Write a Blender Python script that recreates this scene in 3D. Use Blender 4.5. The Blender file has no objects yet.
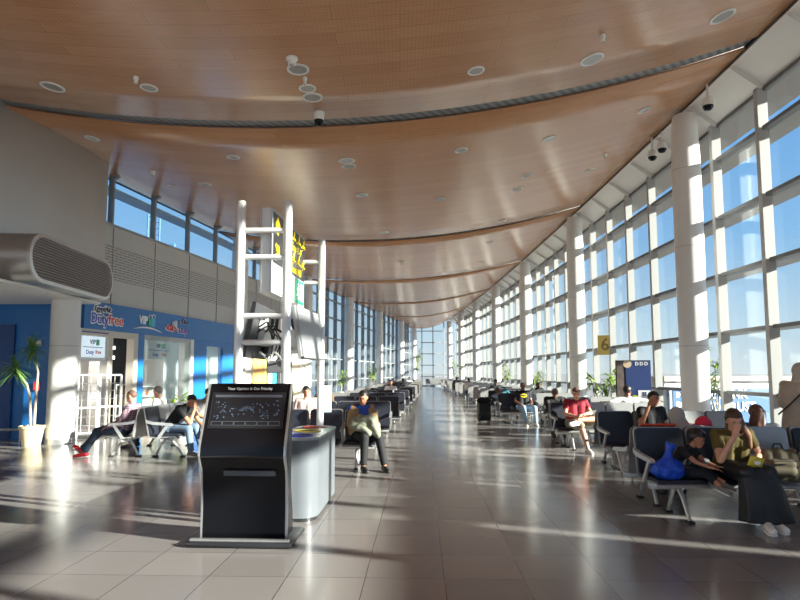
import bpy, bmesh, math, random
from mathutils import Vector, Matrix, Euler
random.seed(7)
SC = bpy.context.scene
COL = SC.collection
PI = math.pi
V = Vector

# ------------------------------------------------------------------ camera
EYE = 1.55
PITCH = math.radians(5.0)
cam = bpy.data.cameras.new('camera'); cam_o = bpy.data.objects.new('camera', cam); COL.objects.link(cam_o)
cam.lens = 27.0; cam.sensor_width = 36.0; cam.shift_y = 20.5/800; cam.clip_end = 5000
cam_o.location = (0, 0, EYE); cam_o.rotation_euler = (PI/2 + PITCH, 0, 0)
SC.camera = cam_o

def ray(px, py):
    a = (px-400)/600; b = (320.5-py)/600
    return V((a, math.cos(PITCH)-b*math.sin(PITCH), math.sin(PITCH)+b*math.cos(PITCH)))
def at(px, py, d):
    r = ray(px, py); t = d/r.y
    return V((r.x*t, d, EYE+r.z*t))
def ground(px, py, z=0.0):
    r = ray(px, py); t = (z-EYE)/r.z
    return V((r.x*t, r.y*t, z))

# ------------------------------------------------------------------ materials
MATS = {}
def mat(name, col, rough=.5, metal=0.0, noise=0.0, nscale=8.0, bump=0.0, bscale=200.0, spec=.5, coat=0.0, emit=None, es=1.0):
    if name in MATS: return MATS[name]
    m = bpy.data.materials.new(name); m.use_nodes = True
    nt = m.node_tree; b = nt.nodes['Principled BSDF']
    b.inputs['Base Color'].default_value = (*col, 1)
    b.inputs['Roughness'].default_value = rough; b.inputs['Metallic'].default_value = metal
    b.inputs['Specular IOR Level'].default_value = spec
    b.inputs['Coat Weight'].default_value = coat
    tc = nt.nodes.new('ShaderNodeTexCoord')
    if noise > 0:
        n = nt.nodes.new('ShaderNodeTexNoise'); n.inputs['Scale'].default_value = nscale; n.inputs['Detail'].default_value = 4
        mx = nt.nodes.new('ShaderNodeMix'); mx.data_type = 'RGBA'; mx.blend_type = 'MULTIPLY'
        mr = nt.nodes.new('ShaderNodeMapRange'); mr.inputs[1].default_value = .3; mr.inputs[2].default_value = .7
        mr.inputs[3].default_value = 1-noise; mr.inputs[4].default_value = 1+noise*.3
        nt.links.new(tc.outputs['Object'], n.inputs['Vector']); nt.links.new(n.outputs['Fac'], mr.inputs[0])
        mx.inputs[0].default_value = 1; mx.inputs[6].default_value = (*col, 1)
        nt.links.new(mr.outputs[0], mx.inputs[7]); nt.links.new(mx.outputs[2], b.inputs['Base Color'])
    if bump > 0:
        n2 = nt.nodes.new('ShaderNodeTexNoise'); n2.inputs['Scale'].default_value = bscale
        bp = nt.nodes.new('ShaderNodeBump'); bp.inputs['Strength'].default_value = bump; bp.inputs['Distance'].default_value = .01
        nt.links.new(tc.outputs['Object'], n2.inputs['Vector']); nt.links.new(n2.outputs['Fac'], bp.inputs['Height'])
        nt.links.new(bp.outputs[0], b.inputs['Normal'])
    if emit:
        b.inputs['Emission Color'].default_value = (*emit, 1); b.inputs['Emission Strength'].default_value = es
    MATS[name] = m
    return m
def srgb(r, g, b):
    f = lambda c: (c/255/12.92) if c/255 <= .04045 else ((c/255+.055)/1.055)**2.4
    return (f(r), f(g), f(b))

def glass_mat(name, tint, rough=0.0, refl=1.0):
    m = bpy.data.materials.new(name); m.use_nodes = True; nt = m.node_tree
    nt.nodes.remove(nt.nodes['Principled BSDF'])
    out = nt.nodes['Material Output']
    t = nt.nodes.new('ShaderNodeBsdfTransparent'); t.inputs[0].default_value = (*tint, 1)
    g = nt.nodes.new('ShaderNodeBsdfGlossy'); g.inputs['Roughness'].default_value = rough
    f = nt.nodes.new('ShaderNodeLayerWeight'); f.inputs[0].default_value = .5
    pw = nt.nodes.new('ShaderNodeMath'); pw.operation = 'POWER'; pw.inputs[1].default_value = 5
    k = nt.nodes.new('ShaderNodeMath'); k.operation = 'MULTIPLY_ADD'; k.inputs[1].default_value = .9*refl; k.inputs[2].default_value = .05*refl
    mx = nt.nodes.new('ShaderNodeMixShader')
    nt.links.new(f.outputs['Facing'], pw.inputs[0]); nt.links.new(pw.outputs[0], k.inputs[0]); nt.links.new(k.outputs[0], mx.inputs[0]); nt.links.new(t.outputs[0], mx.inputs[1]); nt.links.new(g.outputs[0], mx.inputs[2])
    nt.links.new(mx.outputs[0], out.inputs[0])
    MATS[name] = m
    return m

# ------------------------------------------------------------------ mesh helpers
def obj(name, bm, m, parent=None, smooth=None):
    me = bpy.data.meshes.new(name)
    bmesh.ops.recalc_face_normals(bm, faces=bm.faces)
    if smooth is not None:
        for f in bm.faces: f.smooth = True
        for e in bm.edges:
            if len(e.link_faces) == 2 and e.calc_face_angle(0) > math.radians(smooth): e.smooth = False
    bm.to_mesh(me); bm.free()
    if m is not None: me.materials.append(m)
    o = bpy.data.objects.new(name, me); COL.objects.link(o)
    if parent is not None: o.parent = parent
    return o
def tag(o, label, cat, group=None):
    o['label'] = label; o['category'] = cat
    if group: o['group'] = group
    return o
def thing(name, label, cat, loc=(0, 0, 0), rotz=0.0, group=None):
    o = bpy.data.objects.new(name, None); COL.objects.link(o)
    o.empty_display_size = .1
    o.location = loc; o.rotation_euler = (0, 0, rotz)
    return tag(o, label, cat, group)
def struct(name, bm, m, smooth=None, parent=None):
    o = obj(name, bm, m, parent, smooth)
    if parent is None: o['kind'] = 'structure'
    return o
def dup(root, loc, rotz, label, group=None):
    def cp(o, par):
        c = o.copy(); COL.objects.link(c)
        if par is not None: c.parent = par
        for ch in o.children: cp(ch, c)
        return c
    r = cp(root, None)
    r.location = loc; r.rotation_euler = (0, 0, rotz); r['label'] = label
    if group: r['group'] = group
    return r
def new(): return bmesh.new()
def frame_z(d):
    d = V(d).normalized()
    up = V((0, 0, 1)) if abs(d.z) < .95 else V((1, 0, 0))
    x = up.cross(d).normalized(); y = d.cross(x)
    return Matrix((x, y, d)).transposed()
def box(bm, c, s, rot=None, bev=0.0):
    r = bmesh.ops.create_cube(bm, size=1.0); vs = r['verts']
    M = Matrix.Translation(V(c)) @ (rot.to_4x4() if rot is not None else Matrix.Identity(4)) @ Matrix.Diagonal((*s, 1))
    bmesh.ops.transform(bm, matrix=M, verts=vs)
    if bev > 0:
        es = list({e for v in vs for e in v.link_edges})
        bmesh.ops.bevel(bm, geom=es, offset=bev, segments=2, affect='EDGES', profile=.5)
    return bm
def cyl(bm, p0, p1, r0, r1=None, n=16, cap=True):
    p0 = V(p0); p1 = V(p1); r1 = r0 if r1 is None else r1
    M = frame_z(p1-p0)
    a = [bm.verts.new(p0 + M @ V((math.cos(2*PI*i/n)*r0, math.sin(2*PI*i/n)*r0, 0))) for i in range(n)]
    b = [bm.verts.new(p1 + M @ V((math.cos(2*PI*i/n)*r1, math.sin(2*PI*i/n)*r1, 0))) for i in range(n)]
    for i in range(n): bm.faces.new((a[i], a[(i+1) % n], b[(i+1) % n], b[i]))
    if cap: bm.faces.new(a[::-1]); bm.faces.new(b)
    return bm
def tube(bm, pts, r, n=8, flat=None):
    """swept tube; r scalar or list"""
    pts = [V(p) for p in pts]; rings = []
    rs = r if isinstance(r, (list, tuple)) else [r]*len(pts)
    prev = None
    for i, p in enumerate(pts):
        d = (pts[min(i+1, len(pts)-1)] - pts[max(i-1, 0)]).normalized()
        M = frame_z(d)
        if prev is not None:
            x = prev - d*prev.dot(d)
            if x.length > 1e-4:
                x.normalize(); M = Matrix((x, d.cross(x), d)).transposed()
        prev = M @ V((1, 0, 0))
        fl = flat if flat else (1, 1)
        rings.append([bm.verts.new(p + M @ V((math.cos(2*PI*k/n)*rs[i]*fl[0], math.sin(2*PI*k/n)*rs[i]*fl[1], 0))) for k in range(n)])
    for a, b in zip(rings, rings[1:]):
        for k in range(n): bm.faces.new((a[k], a[(k+1) % n], b[(k+1) % n], b[k]))
    bm.faces.new(rings[0][::-1]); bm.faces.new(rings[-1])
    return bm
def lathe(bm, prof, c=(0, 0, 0), n=24, sx=1, sy=1):
    c = V(c); rings = []
    for r, z in prof:
        rings.append([bm.verts.new(c + V((math.cos(2*PI*k/n)*r*sx, math.sin(2*PI*k/n)*r*sy, z))) for k in range(n)])
    for a, b in zip(rings, rings[1:]):
        for k in range(n): bm.faces.new((a[k], a[(k+1) % n], b[(k+1) % n], b[k]))
    if prof[0][0] > 1e-4: bm.faces.new(rings[0][::-1])
    if prof[-1][0] > 1e-4: bm.faces.new(rings[-1])
    bmesh.ops.remove_doubles(bm, verts=bm.verts, dist=1e-5)
    return bm
def prism(bm, poly, ext, origin=(0, 0, 0), ax=(1, 0, 0), ay=(0, 0, 1)):
    """polygon given in (ax, ay) plane through origin, extruded by vector ext"""
    o = V(origin); ax = V(ax); ay = V(ay); ext = V(ext)
    a = [bm.verts.new(o + ax*p[0] + ay*p[1]) for p in poly]
    b = [bm.verts.new(v.co + ext) for v in a]
    n = len(a)
    bm.faces.new(a[::-1]); bm.faces.new(b)
    for i in range(n): bm.faces.new((a[i], a[(i+1) % n], b[(i+1) % n], b[i]))
    return bm
def ell(bm, c, s, rot=None, sub=2):
    r = bmesh.ops.create_icosphere(bm, subdivisions=sub, radius=1.0)
    M = Matrix.Translation(V(c)) @ (rot.to_4x4() if rot is not None else Matrix.Identity(4)) @ Matrix.Diagonal((*s, 1))
    bmesh.ops.transform(bm, matrix=M, verts=r['verts'])
    return bm
def strip(bm, A, B):
    a = [bm.verts.new(V(p)) for p in A]; b = [bm.verts.new(V(p)) for p in B]
    for i in range(len(a)-1): bm.faces.new((a[i], a[i+1], b[i+1], b[i]))
    return bm
def slab(bm, P, z0, z1, th):
    """vertical slab following the plan polyline P (x, y), thickness th to the left of travel"""
    n = len(P); off = []
    for i in range(n):
        a = V(P[max(i-1, 0)]); b = V(P[min(i+1, n-1)]); d = (b-a).normalized()
        off.append(V(P[i]) + V((-d.y, d.x))*th)
    g = []
    for p, q in zip(P, off):
        g.append([bm.verts.new((p[0], p[1], z0)), bm.verts.new((p[0], p[1], z1)), bm.verts.new((q[0], q[1], z1)), bm.verts.new((q[0], q[1], z0))])
    for a, b in zip(g, g[1:]):
        for k in range(4): bm.faces.new((a[k], a[(k+1) % 4], b[(k+1) % 4], b[k]))
    bm.faces.new(g[0]); bm.faces.new(g[-1][::-1])
    return bm
_font_cache = {}
def text_bm(s, size, depth=.004, shear=0.0, bold=0.0):
    cu = bpy.data.curves.new('lettering', 'FONT'); cu.body = s; cu.size = size; cu.extrude = depth
    cu.align_x = 'CENTER'; cu.align_y = 'CENTER'; cu.shear = shear; cu.offset = bold; cu.resolution_u = 2
    o = bpy.data.objects.new('lettering', cu); COL.objects.link(o)
    dg = bpy.context.evaluated_depsgraph_get()
    me = bpy.data.meshes.new_from_object(o.evaluated_get(dg))
    bm = bmesh.new(); bm.from_mesh(me)
    bpy.data.objects.remove(o); bpy.data.curves.remove(cu); bpy.data.meshes.remove(me)
    return bm
def place(bm, origin, ax, ay):
    ax = V(ax).normalized(); ay = V(ay).normalized(); az = ax.cross(ay)
    M = Matrix((ax, ay, az)).transposed().to_4x4(); M.translation = V(origin)
    bmesh.ops.transform(bm, matrix=M, verts=bm.verts)
    return bm
# ------------------------------------------------------------------ plan of the hall
def herm(pts, d):
    if d <= pts[0][0]:
        s = (pts[1][1]-pts[0][1])/(pts[1][0]-pts[0][0]); return pts[0][1]+s*(d-pts[0][0])
    if d >= pts[-1][0]:
        s = (pts[-1][1]-pts[-2][1])/(pts[-1][0]-pts[-2][0]); return pts[-1][1]+s*(d-pts[-1][0])
    for i in range(len(pts)-1):
        if pts[i][0] <= d <= pts[i+1][0]:
            h = pts[i+1][0]-pts[i][0]; t = (d-pts[i][0])/h
            def sl(k):
                a = max(k-1, 0); b = min(k+1, len(pts)-1)
                return (pts[b][1]-pts[a][1])/(pts[b][0]-pts[a][0])
            return ((2*t**3-3*t**2+1)*pts[i][1] + (t**3-2*t**2+t)*h*sl(i) + (-2*t**3+3*t**2)*pts[i+1][1] + (t**3-t**2)*h*sl(i+1))
LP = [(-10, -9.0), (5, -8.6), (13.5, -7.72), (21.2, -6.35), (25.1, -5.85), (31.9, -5.0), (41, -3.5), (50.2, -1.75), (59.4, .1), (68.6, 1.6)]
def xL(d): return herm(LP, d)
def xC(d): return 6.72 - .00062*(d-27)**2          # line of the right hand columns
def xR(d): return xC(d) + .78                       # right hand glazing
BAY = 9.18/5
D0, D1 = -8.0, 69.6
ZG = 7.27                                           # head of the right hand glazing
def ceil_z(x, d):
    a = xL(d)-.5; b = xC(d)+.05
    u = (x-a)/(b-a)
    S = herm([(-10, 1.1), (11, 1.08), (22, .8), (33, .55), (70, .45)], d)
    return 6.78 + (7.72-6.78)*u - S*4*u*(1-u)
def at_ceiling(px, py):
    r = ray(px, py); lo, hi = 2.0, 80.0
    f = lambda d: (EYE + r.z/r.y*d) - ceil_z(r.x/r.y*d, d)
    for _ in range(50):
        m = (lo+hi)/2
        if f(m) > 0: hi = m
        else: lo = m
    d = (lo+hi)/2
    x = r.x/r.y*d
    return V((x, d, ceil_z(x, d)))

# ------------------------------------------------------------------ surface materials
def node_mat(name):
    m = bpy.data.materials.new(name); m.use_nodes = True; MATS[name] = m
    return m, m.node_tree, m.node_tree.nodes['Principled BSDF']
def N(nt, t, **kw):
    n = nt.nodes.new(t)
    for k, v in kw.items(): setattr(n, k, v)
    return n
# polished granite tiles
m, nt, b = node_mat('floor_granite')
tc = N(nt, 'ShaderNodeTexCoord'); mp = N(nt, 'ShaderNodeMapping')
mp.inputs['Rotation'].default_value = (0, 0, math.radians(1.9)); mp.inputs['Location'].default_value = (.42, .1, 0)
br = N(nt, 'ShaderNodeTexBrick', offset=0.0); br.inputs['Scale'].default_value = 1
br.inputs['Brick Width'].default_value = .6; br.inputs['Row Height'].default_value = .6
br.inputs['Mortar Size'].default_value = .0035; br.inputs['Mortar Smooth'].default_value = .3
br.inputs['Color1'].default_value = (*srgb(140, 134, 131), 1); br.inputs['Color2'].default_value = (*srgb(129, 123, 121), 1)
br.inputs['Mortar'].default_value = (*srgb(66, 62, 60), 1)
n1 = N(nt, 'ShaderNodeTexNoise'); n1.inputs['Scale'].default_value = 160; n1.inputs['Detail'].default_value = 3
mr = N(nt, 'ShaderNodeMapRange'); mr.inputs[1].default_value = .35; mr.inputs[2].default_value = .65; mr.inputs[3].default_value = .8; mr.inputs[4].default_value = 1.18
mx = N(nt, 'ShaderNodeMix', data_type='RGBA', blend_type='MULTIPLY'); mx.inputs[0].default_value = 1
nt.links.new(tc.outputs['Object'], mp.inputs[0]); nt.links.new(mp.outputs[0], br.inputs['Vector']); nt.links.new(tc.outputs['Object'], n1.inputs['Vector'])
nt.links.new(n1.outputs['Fac'], mr.inputs[0]); nt.links.new(br.outputs['Color'], mx.inputs[6]); nt.links.new(mr.outputs[0], mx.inputs[7]); nt.links.new(mx.outputs[2], b.inputs['Base Color'])
n2 = N(nt, 'ShaderNodeTexNoise'); n2.inputs['Scale'].default_value = 1.3; n2.inputs['Detail'].default_value = 3
r2 = N(nt, 'ShaderNodeMapRange'); r2.inputs[3].default_value = .12; r2.inputs[4].default_value = .24
nt.links.new(tc.outputs['Object'], n2.inputs['Vector']); nt.links.new(n2.outputs['Fac'], r2.inputs[0]); nt.links.new(r2.outputs[0], b.inputs['Roughness'])
b.inputs['Specular IOR Level'].default_value = .55
# timber ceiling, boards across the hall, finely perforated
m, nt, b = node_mat('ceiling_timber')
tc = N(nt, 'ShaderNodeTexCoord')
mp = N(nt, 'ShaderNodeMapping'); mp.inputs['Scale'].default_value = (1, 1, 1)
br = N(nt, 'ShaderNodeTexBrick', offset=.37); br.inputs['Scale'].default_value = 1
br.inputs['Brick Width'].default_value = 2.4; br.inputs['Row Height'].default_value = .3
br.inputs['Mortar Size'].default_value = .004; br.inputs['Mortar Smooth'].default_value = .4; br.inputs['Bias'].default_value = -.1
WOOD = srgb(203, 152, 112)
br.inputs['Color1'].default_value = (*srgb(200, 146, 104), 1); br.inputs['Color2'].default_value = (*srgb(187, 132, 91), 1)
br.inputs['Mortar'].default_value = (*srgb(150, 104, 72), 1)
mp2 = N(nt, 'ShaderNodeMapping'); mp2.inputs['Scale'].default_value = (1.2, 22, 1)
gn = N(nt, 'ShaderNodeTexNoise'); gn.inputs['Scale'].default_value = 2.2; gn.inputs['Detail'].default_value = 5
mr = N(nt, 'ShaderNodeMapRange'); mr.inputs[1].default_value = .3; mr.inputs[2].default_value = .7; mr.inputs[3].default_value = .86; mr.inputs[4].default_value = 1.08
mx = N(nt, 'ShaderNodeMix', data_type='RGBA', blend_type='MULTIPLY'); mx.inputs[0].default_value = 1
vo = N(nt, 'ShaderNodeTexVoronoi'); vo.inputs['Scale'].default_value = 18; vo.inputs['Randomness'].default_value = 0
cr = N(nt, 'ShaderNodeMapRange'); cr.inputs[1].default_value = .12; cr.inputs[2].default_value = .22; cr.inputs[3].default_value = .72; cr.inputs[4].default_value = 1
mx2 = N(nt, 'ShaderNodeMix', data_type='RGBA', blend_type='MULTIPLY'); mx2.inputs[0].default_value = 1
L = nt.links.new
L(tc.outputs['UV'], mp.inputs[0]); L(mp.outputs[0], br.inputs['Vector']); L(tc.outputs['UV'], mp2.inputs[0]); L(mp2.outputs[0], gn.inputs['Vector'])
L(gn.outputs['Fac'], mr.inputs[0]); L(br.outputs['Color'], mx.inputs[6]); L(mr.outputs[0], mx.inputs[7])
L(tc.outputs['UV'], vo.inputs['Vector']); L(vo.outputs['Distance'], cr.inputs[0]); L(mx.outputs[2], mx2.inputs[6]); L(cr.outputs[0], mx2.inputs[7]); L(mx2.outputs[2], b.inputs['Base Color'])
b.inputs['Roughness'].default_value = .24; b.inputs['Specular IOR Level'].default_value = .8
# slotted air grille in the ceiling
m, nt, b = node_mat('ceiling_slot_grille')
tc = N(nt, 'ShaderNodeTexCoord'); mp = N(nt, 'ShaderNodeMapping'); mp.inputs['Rotation'].default_value = (0, 0, math.radians(35))
wv = N(nt, 'ShaderNodeTexWave'); wv.inputs['Scale'].default_value = 2.2
cr = N(nt, 'ShaderNodeValToRGB'); cr.color_ramp.elements[0].color = (.1, .105, .11, 1); cr.color_ramp.elements[1].color = (.27, .28, .29, 1)
nt.links.new(tc.outputs['UV'], mp.inputs[0]); nt.links.new(mp.outputs[0], wv.inputs['Vector']); nt.links.new(wv.outputs['Fac'], cr.inputs[0]); nt.links.new(cr.outputs[0], b.inputs['Base Color'])
b.inputs['Roughness'].default_value = .5
# perforated acoustic wall panels: dark dash rows in grey sheet
m, nt, b = node_mat('perforated_panel')
tc = N(nt, 'ShaderNodeTexCoord'); mp = N(nt, 'ShaderNodeMapping'); mp.inputs['Scale'].default_value = (1, 1, 1)
br = N(nt, 'ShaderNodeTexBrick', offset=.5); br.inputs['Scale'].default_value = 1
br.inputs['Brick Width'].default_value = .34; br.inputs['Row Height'].default_value = .07; br.inputs['Mortar Size'].default_value = .024; br.inputs['Mortar Smooth'].default_value = .2
br.inputs['Color1'].default_value = (.2, .195, .19, 1); br.inputs['Color2'].default_value = (.2, .195, .19, 1); br.inputs['Mortar'].default_value = (.47, .46, .45, 1)
nt.links.new(tc.outputs['UV'], br.inputs['Vector']); nt.links.new(br.outputs['Color'], b.inputs['Base Color'])
b.inputs['Roughness'].default_value = .45
white = mat('white_paint', (.78, .77, .75), .35, noise=.05, nscale=2)
whitecol = mat('column_white', (.75, .74, .715), .3, noise=.04, nscale=1.5)
soffit_w = mat('soffit_white', (.8, .79, .77), .45)
grey_wall = mat('grey_panel', (.5, .495, .48), .4, noise=.05, nscale=1.0)
alu = mat('brushed_aluminium', (.55, .55, .54), .32, .75, noise=.06, nscale=30)
bulk_m = mat('bulkhead_aluminium', (.5, .495, .48), .33, .65, noise=.04, nscale=1.2)
dark_trim = mat('dark_trim', (.03, .03, .032), .5)
trans_m = mat('transom_grey', (.13, .13, .128), .45)
shade_m = mat('sunshade_beige', (.27, .25, .23), .5)
mull_r = mat('mullion_white', (.38, .375, .365), .45)
mull_l = mat('mullion_grey', (.3, .32, .33), .4)
blue = mat('blue_cladding', (.012, .15, .46), .3, noise=.08, nscale=3)
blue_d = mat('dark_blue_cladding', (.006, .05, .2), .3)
glass = glass_mat('clear_glazing', (.9, .945, .95), 0, .55)
shopglass = glass_mat('shop_glass', (.88, .93, .93), 0, 1.0)

# ------------------------------------------------------------------ floor, ceiling, soffit
ds = [D0 + (D1-D0)*i/80 for i in range(81)]
bm = new()
strip(bm, [(-15, d, 0) for d in ds], [(xR(d)+.25, d, 0) for d in ds])
r = bmesh.ops.extrude_face_region(bm, geom=bm.faces[:])
bmesh.ops.translate(bm, vec=(0, 0, -.25), verts=[v for v in r['geom'] if isinstance(v, bmesh.types.BMVert)])
struct('floor', bm, MATS['floor_granite'])

SLOTS = [10.75, 21.7, 32.7, 43.6, 54.5]; SW = .2
def ceil_grid(bm, dl, nu, dz=0.0):
    uvl = bm.loops.layers.uv.verify()
    def sheet(xs):
        rows = [[bm.verts.new((x, d, ceil_z(max(x, xL(d)-.5), d)+dz)) for x in xs(d)] for d in dl2]
        for p, q in zip(rows, rows[1:]):
            for i in range(len(p)-1):
                f = bm.faces.new((p[i], p[i+1], q[i+1], q[i]))
                for l in f.loops: l[uvl].uv = (l.vert.co.x, l.vert.co.y)
                f.smooth = True
    dl2 = dl
    sheet(lambda d: [(xL(d)-.5) + (xC(d)+.05-(xL(d)-.5))*i/nu for i in range(nu+1)])
    dl2 = [d for d in dl if d < 15]
    if len(dl2) > 1: sheet(lambda d: [-15, xL(d)-.5])
bm = new()
edges = [D0]
for s in SLOTS: edges += [s-SW, s+SW]
edges.append(D1)
for i in range(0, len(edges), 2):
    a, b_ = edges[i], edges[i+1]; n = max(3, int((b_-a)/1.0))
    ceil_grid(bm, [a+(b_-a)*k/n for k in range(n+1)], 40)
o = struct('ceiling', bm, MATS['ceiling_timber'])
sd = o.modifiers.new('thickness', 'SOLIDIFY'); sd.thickness = .04; sd.offset = 1
for i, s in enumerate(SLOTS):
    bm = new(); ceil_grid(bm, [s-SW-.02, s, s+SW+.02], 40, .06)
    struct('trim_%d' % (i+1), bm, MATS['ceiling_slot_grille'])
# roof deck above so that no sky shows through the slots
bm = new()
A = [(-15.2 if d < 14 else xL(d)-1.1, d, 8.3) for d in ds]; B = [(xR(d)+.85, d, 8.3) for d in ds]
strip(bm, A, B)
r = bmesh.ops.extrude_face_region(bm, geom=bm.faces[:]); bmesh.ops.translate(bm, vec=(0, 0, .3), verts=[v for v in r['geom'] if isinstance(v, bmesh.types.BMVert)])
struct('ceiling', bm, mat('roof_white', (.7, .69, .67), .6)).name = 'ceiling_roof_deck'
# sloping white soffit between timber edge and glazing head, with a dark shadow gap
bm = new()
A = [(xC(d)+.09, d, ceil_z(xC(d)+.05, d)+.02) for d in ds]; B = [(xR(d)+.03, d, ZG-.01) for d in ds]
strip(bm, A, B)
struct('trim_6', bm, soffit_w, 30)
bm = new()
strip(bm, [(xC(d)+.03, d, ceil_z(xC(d)+.05, d)-.025) for d in ds], [(xC(d)+.1, d, ceil_z(xC(d)+.05, d)+.0) for d in ds])
strip(bm, [(xC(d)+.03, d, ceil_z(xC(d)+.05, d)-.025) for d in ds], [(xC(d)+.03, d, ceil_z(xC(d)+.05, d)+.06) for d in ds])
struct('trim_7', bm, dark_trim)
bm = new()
strip(bm, [(xL(d)+.0-.32, d, ceil_z(xL(d)-.3, d)-.03) for d in ds if d > 14], [(xL(d)-.45, d, ceil_z(xL(d)-.3, d)-.03) for d in ds if d > 14])
struct('trim_8', bm, dark_trim)

# ------------------------------------------------------------------ right hand glazing, one window per bay
TR = [1.12, 2.45, 3.76, 5.07, 6.42]
wn = 0
k0 = -int((13.5-D0)/BAY)
nb = int((D1-13.5)/BAY)
for k in range(k0, nb):
    da = 13.5 + k*BAY; db = da + BAY
    pa = V((xR(da), da, 0)); pb = V((xR(db), db, 0)); t = (pb-pa).normalized(); nrm = V((t.y, -t.x, 0))
    wn += 1
    w = bpy.data.objects.new('window_%d' % wn, None); COL.objects.link(w); w['kind'] = 'structure'; w.location = pa
    R = Matrix((t, -nrm, V((0, 0, 1)))).transposed()          # local x along the wall, y into the hall, z up
    w.rotation_euler = R.to_euler()
    LEN = (pb-pa).length
    bm = new(); box(bm, (0, .09, ZG/2), (.13, .2, ZG)); obj('mullion', bm, mull_r, w)
    bm = new(); prism(bm, [(.0, ZG-.03), (.14, ZG-.03), (.72, 7.66), (.6, 7.72), (0, ZG+.12)], (.17, 0, 0), (-.085, 0, 0), (0, 1, 0), (0, 0, 1)); obj('bracket', bm, soffit_w, w)
    for z in TR:
        bm = new(); box(bm, (LEN/2, .06, z), (LEN-.17, .15, .075)); obj('transom', bm, trans_m, w)
        bm = new(); box(bm, (LEN/2, -.29, z), (LEN, .48, .04)); obj('sunshade', bm, shade_m, w)
    bm = new(); box(bm, (LEN/2, .06, .05), (LEN-.17, .12, .1)); obj('sill', bm, trans_m, w)
    bm = new(); box(bm, (LEN/2, .04, ZG-.04), (LEN-.17, .08, .08)); obj('head', bm, trans_m, w)
    bm = new(); box(bm, (LEN/2, -.45, ZG+.03), (LEN, .9, .06)); obj('eave', bm, shade_m, w)
    bm = new(); box(bm, (LEN/2, 0, ZG/2), (LEN-.02, .014, ZG)); obj('pane', bm, glass, w)

# ------------------------------------------------------------------ columns
def column(x, d, ztop, r, label, flare=False):
    t = thing('column', label, 'column', (x, d, 0), 0, 'round white columns')
    prof = [(r, 0.03), (r, ztop-.05), (r*.98, ztop)] if not flare else [(r*.92, 0.03), (r*.97, 2.0), (r, 4.4), (r, ztop-1.2), (r*.9, ztop-.3), (r*.82, ztop)]
    bm = new(); lathe(bm, prof, n=40); obj('shaft', bm, whitecol, t, 30)
    bm = new(); lathe(bm, [(r*1.03, 0), (r*1.03, .12), (r*.9, .125)], n=40); obj('base_ring', bm, alu, t, 30)
    for z in (2.15, 4.4, 6.2):
        if z < ztop-.3:
            bm = new(); rr = r*1.003; lathe(bm, [(rr*.97, z-.006), (rr, z-.006), (rr, z+.006), (rr*.97, z+.006)], n=40); obj('joint', bm, mat('joint_grey', (.45, .44, .43), .6), t, 30)
    return t
ordn = ['first', 'second', 'third', 'fourth', 'fifth', 'sixth', 'seventh', 'eighth', 'ninth', 'tenth', 'eleventh', 'twelfth', 'thirteenth', 'fourteenth', 'fifteenth', 'sixteenth', 'seventeenth', 'eighteenth', 'nineteenth', 'twentieth']
for i in range(7):
    d = 13.5+9.18*i
    column(xC(d), d, 7.5, .31, 'round white column along the right glass wall, %s from the camera' % ordn[i], True)
for i in range(1, 7):
    d = 13.5+9.18*i
    column(xL(d)+.02, d, 6.95, .31, 'round white column along the left wall, %s beyond the kiosk' % ordn[i-1], True)
column(-7.52, 13.45, 3.3, .3, 'white column under the grey metal bulkhead beside the shop')

# ------------------------------------------------------------------ left side: bulkhead, shop wall, clerestory
bm = new()
P = [(-9.3, 2.0), (-8.9, 6.0), (-8.3, 8.6), (-7.75, 10.1), (-7.35, 11.2), (-7.12, 12.2), (-7.0, 13.2), (-6.98, 14.0), (-8.4, 14.15), (-13, 14.15), (-15, 12), (-15, 2)]
prism(bm, P, (0, 0, 7.4-3.22), (0, 0, 3.22), (1, 0, 0), (0, 1, 0))
struct('wall_bulkhead', bm, bulk_m, 40)
# rounded grille housing standing proud of the bulkhead
t = thing('ventilation_grille', 'wide capsule shaped metal louvre grille on the grey bulkhead', 'vent', (-6.72, 12.35, 3.68))
t.rotation_euler = (0, 0, math.radians(3))
def capsule(hl, r, n=14):
    return [(hl+r*math.cos(a), r*math.sin(a)) for a in [(-PI/2+PI*i/n) for i in range(n+1)]] + [(-hl+r*math.cos(a), r*math.sin(a)) for a in [(PI/2+PI*i/n) for i in range(n+1)]]
hl, rr = 1.3, .46
bm = new(); prism(bm, capsule(hl, rr), (-1.6, 0, 0), (-.05, 0, 0), (0, 1, 0), (0, 0, 1)); obj('housing', bm, alu, t, 30)
bm = new()
o_, i_ = capsule(hl, rr), capsule(hl, rr-.07)
for x in (0.0, -.06):
    pass
va = [bm.verts.new((0, p[0], p[1])) for p in o_]; vb = [bm.verts.new((0.012, p[0], p[1])) for p in i_]; vc = [bm.verts.new((-.06, p[0], p[1])) for p in o_]; vd = [bm.verts.new((-.04, p[0], p[1])) for p in i_]
n = len(o_)
for i in range(n):
    j = (i+1) % n
    bm.faces.new((va[i], va[j], vb[j], vb[i])); bm.faces.new((va[i], va[j], vc[j], vc[i])); bm.faces.new((vb[i], vb[j], vd[j], vd[i]))
obj('rim', bm, mat('grille_rim', (.62, .62, .6), .35, .5), t, 30)
bm = new(); prism(bm, capsule(hl, rr-.065), (-.01, 0, 0), (-.045, 0, 0), (0, 1, 0), (0, 0, 1)); obj('backing', bm, mat('grille_dark', (.05, .05, .055), .6), t)
for i in range(15):
    z = -.36 + .72*i/14
    ext = hl + math.sqrt(max((rr-.07)**2 - z*z, 0)) - .005
    bm = new(); box(bm, (-.018, 0, z), (.03, 2*ext, .026), Euler((0, math.radians(-25), 0)).to_matrix()); obj('slat', bm, mat('grille_slat', (.52, .53, .55), .35, .6), t)
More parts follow.
